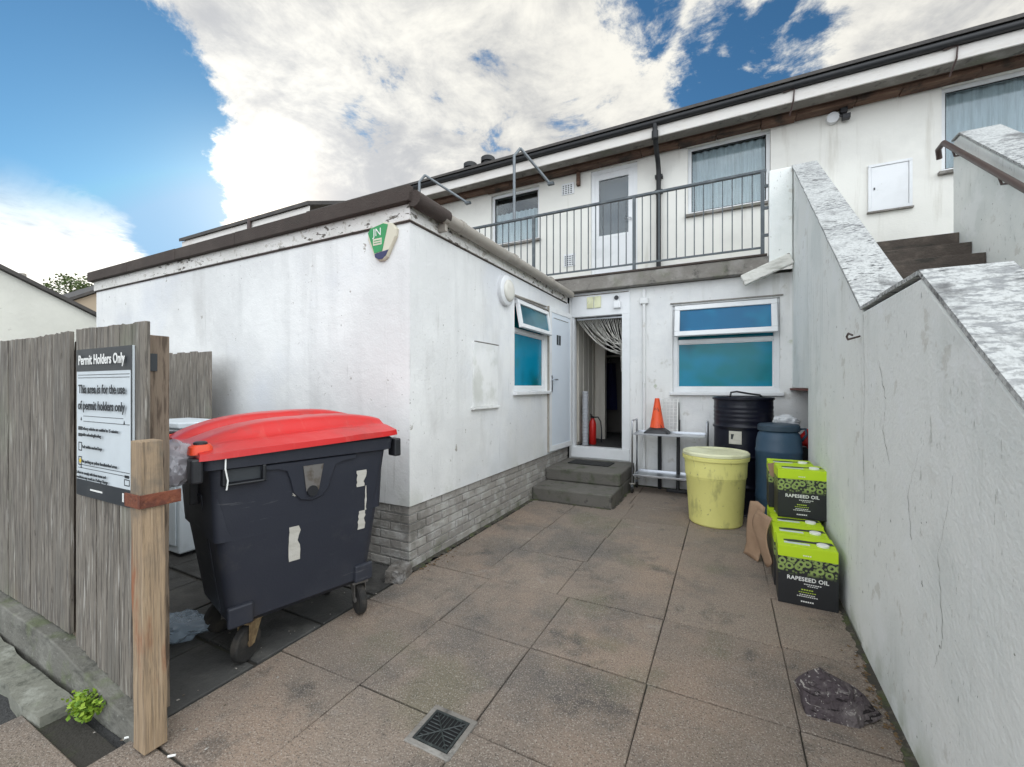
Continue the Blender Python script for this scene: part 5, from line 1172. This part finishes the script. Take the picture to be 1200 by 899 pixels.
m = MB(); m.prism([(.34,4.468,.80),(.40,4.468,.815),(.41,4.466,.72),(.385,4.466,.68),(.36,4.466,.70)], (0,-.004,0)); tag(m.build('cardboard_flap', card_m), 'torn cardboard flap hanging on the rear upper carton', 'cardboard')

# soil and moss creeping out of the wall bases
soil_m = mat('dark soil and moss', (.05,.045,.036), .95, [('noise', (.07,.085,.03), 7, .48, .62, .8, {}), ('noise', (.12,.105,.085), 22, .56, .66, .7, {})], [(60,.9,.012)])
def dirt_edge(pts, nx, ny, wmin, wmax, seed):
    m = MB(); rr_ = random.Random(seed); a = Vector(pts[0]); b = Vector(pts[1]); n = int((b-a).length/.02); W = []
    for k in range(n+1):
        p = a.lerp(b, k/n); f = .5+.5*noise.noise(Vector((k*.11, seed, 0)))+.5*noise.noise(Vector((k*.45, seed, 3))); w_ = max(.004, wmin+(wmax-wmin)*f*rr_.uniform(.7,1.2)); W.append((p, w_))
    R0 = [m.p((p.x, p.y, .012)) for p, w_ in W]; R1 = [m.p((p.x+nx*w_*.6, p.y+ny*w_*.6, .007)) for p, w_ in W]; R2 = [m.p((p.x+nx*w_, p.y+ny*w_, .0022)) for p, w_ in W]
    for k in range(n):
        m.f.append([R0[k],R0[k+1],R1[k+1],R1[k]]); m.f.append([R1[k],R1[k+1],R2[k+1],R2[k]])
    o = m.build('soil_edge', soil_m, None, flip=False); o['kind'] = 'structure'
dirt_edge([(XE-.022,YE+.02),(XE-.022,5.12)], 1, 0, .01, .085, 1)
dirt_edge([(XR(1.2)+.001,1.2),(XR(5.2)+.001,5.2)], -1, 0, .005, .06, 4)
dirt_edge([(-1.23,6.575),(.72,6.575)], 0, -1, .02, .10, 7)
dirt_edge([(-1.236,5.14),(-1.236,6.57)], 1, 0, .005, .05, 9)
dirt_edge([(-2.28,5.128),(-1.24,5.128)], 0, -1, .006, .05, 12)
# ================================================================== SMALL LITTER
m = MB(); rt = random.Random(21)
def chip(x, y, s, z=.003):
    a = rt.uniform(0,6.28); q = [(x+s*rt.uniform(.5,1)*math.cos(a+k*1.57), y+s*rt.uniform(.5,1)*math.sin(a+k*1.57), z+rt.uniform(0,s*.4)) for k in range(4)]
    c = (x,y,z+s*.5); 
    for k in range(4): m.face([q[k], q[(k+1)%4], c])
for _ in range(150): chip(rt.uniform(-2.2,.65), rt.uniform(.9,6.4), rt.uniform(.002,.006))
for _ in range(120): chip(XE-.005+abs(rt.gauss(0,.07)), rt.uniform(2.9,5.1), rt.uniform(.003,.01))
for _ in range(60): chip(-2.28+rt.gauss(0,.2), rt.uniform(.8,2.3), rt.uniform(.003,.012))
for _ in range(50): chip(XR(3)-abs(rt.gauss(0,.05)), rt.uniform(1.6,3.4), rt.uniform(.003,.008))
o = m.build('grit', litter_m, None, flip=False); tag(o, 'loose grit and chips scattered over the paving', 'grit', kind='stuff')
m = MB()
for _ in range(70): chip(XR(2.6)-.02-abs(rt.gauss(0,.03)), rt.gauss(2.55,.25), rt.uniform(.006,.014))
for _ in range(40): chip(XE+.03+abs(rt.gauss(0,.05)), rt.gauss(2.98,.16), rt.uniform(.006,.016))
o = m.build('dead_leaves', dead_leaf, None, flip=False); tag(o, 'dead brown leaves gathered in the wall corners', 'leaves', kind='stuff')
for x_, y_, lab in ((-2.0,.905,'white cigarette end on the slab right of the fence post'),(-2.27,.87,'white cigarette end at the foot of the fence batten')):
    a = rt.uniform(0,3); q = MB(); q.tube([(x_-.014*math.cos(a),y_-.014*math.sin(a),.006),(x_+.014*math.cos(a),y_+.014*math.sin(a),.006)], .0045, 6); tag(q.build('cigarette_end', ink_w), lab, 'litter')
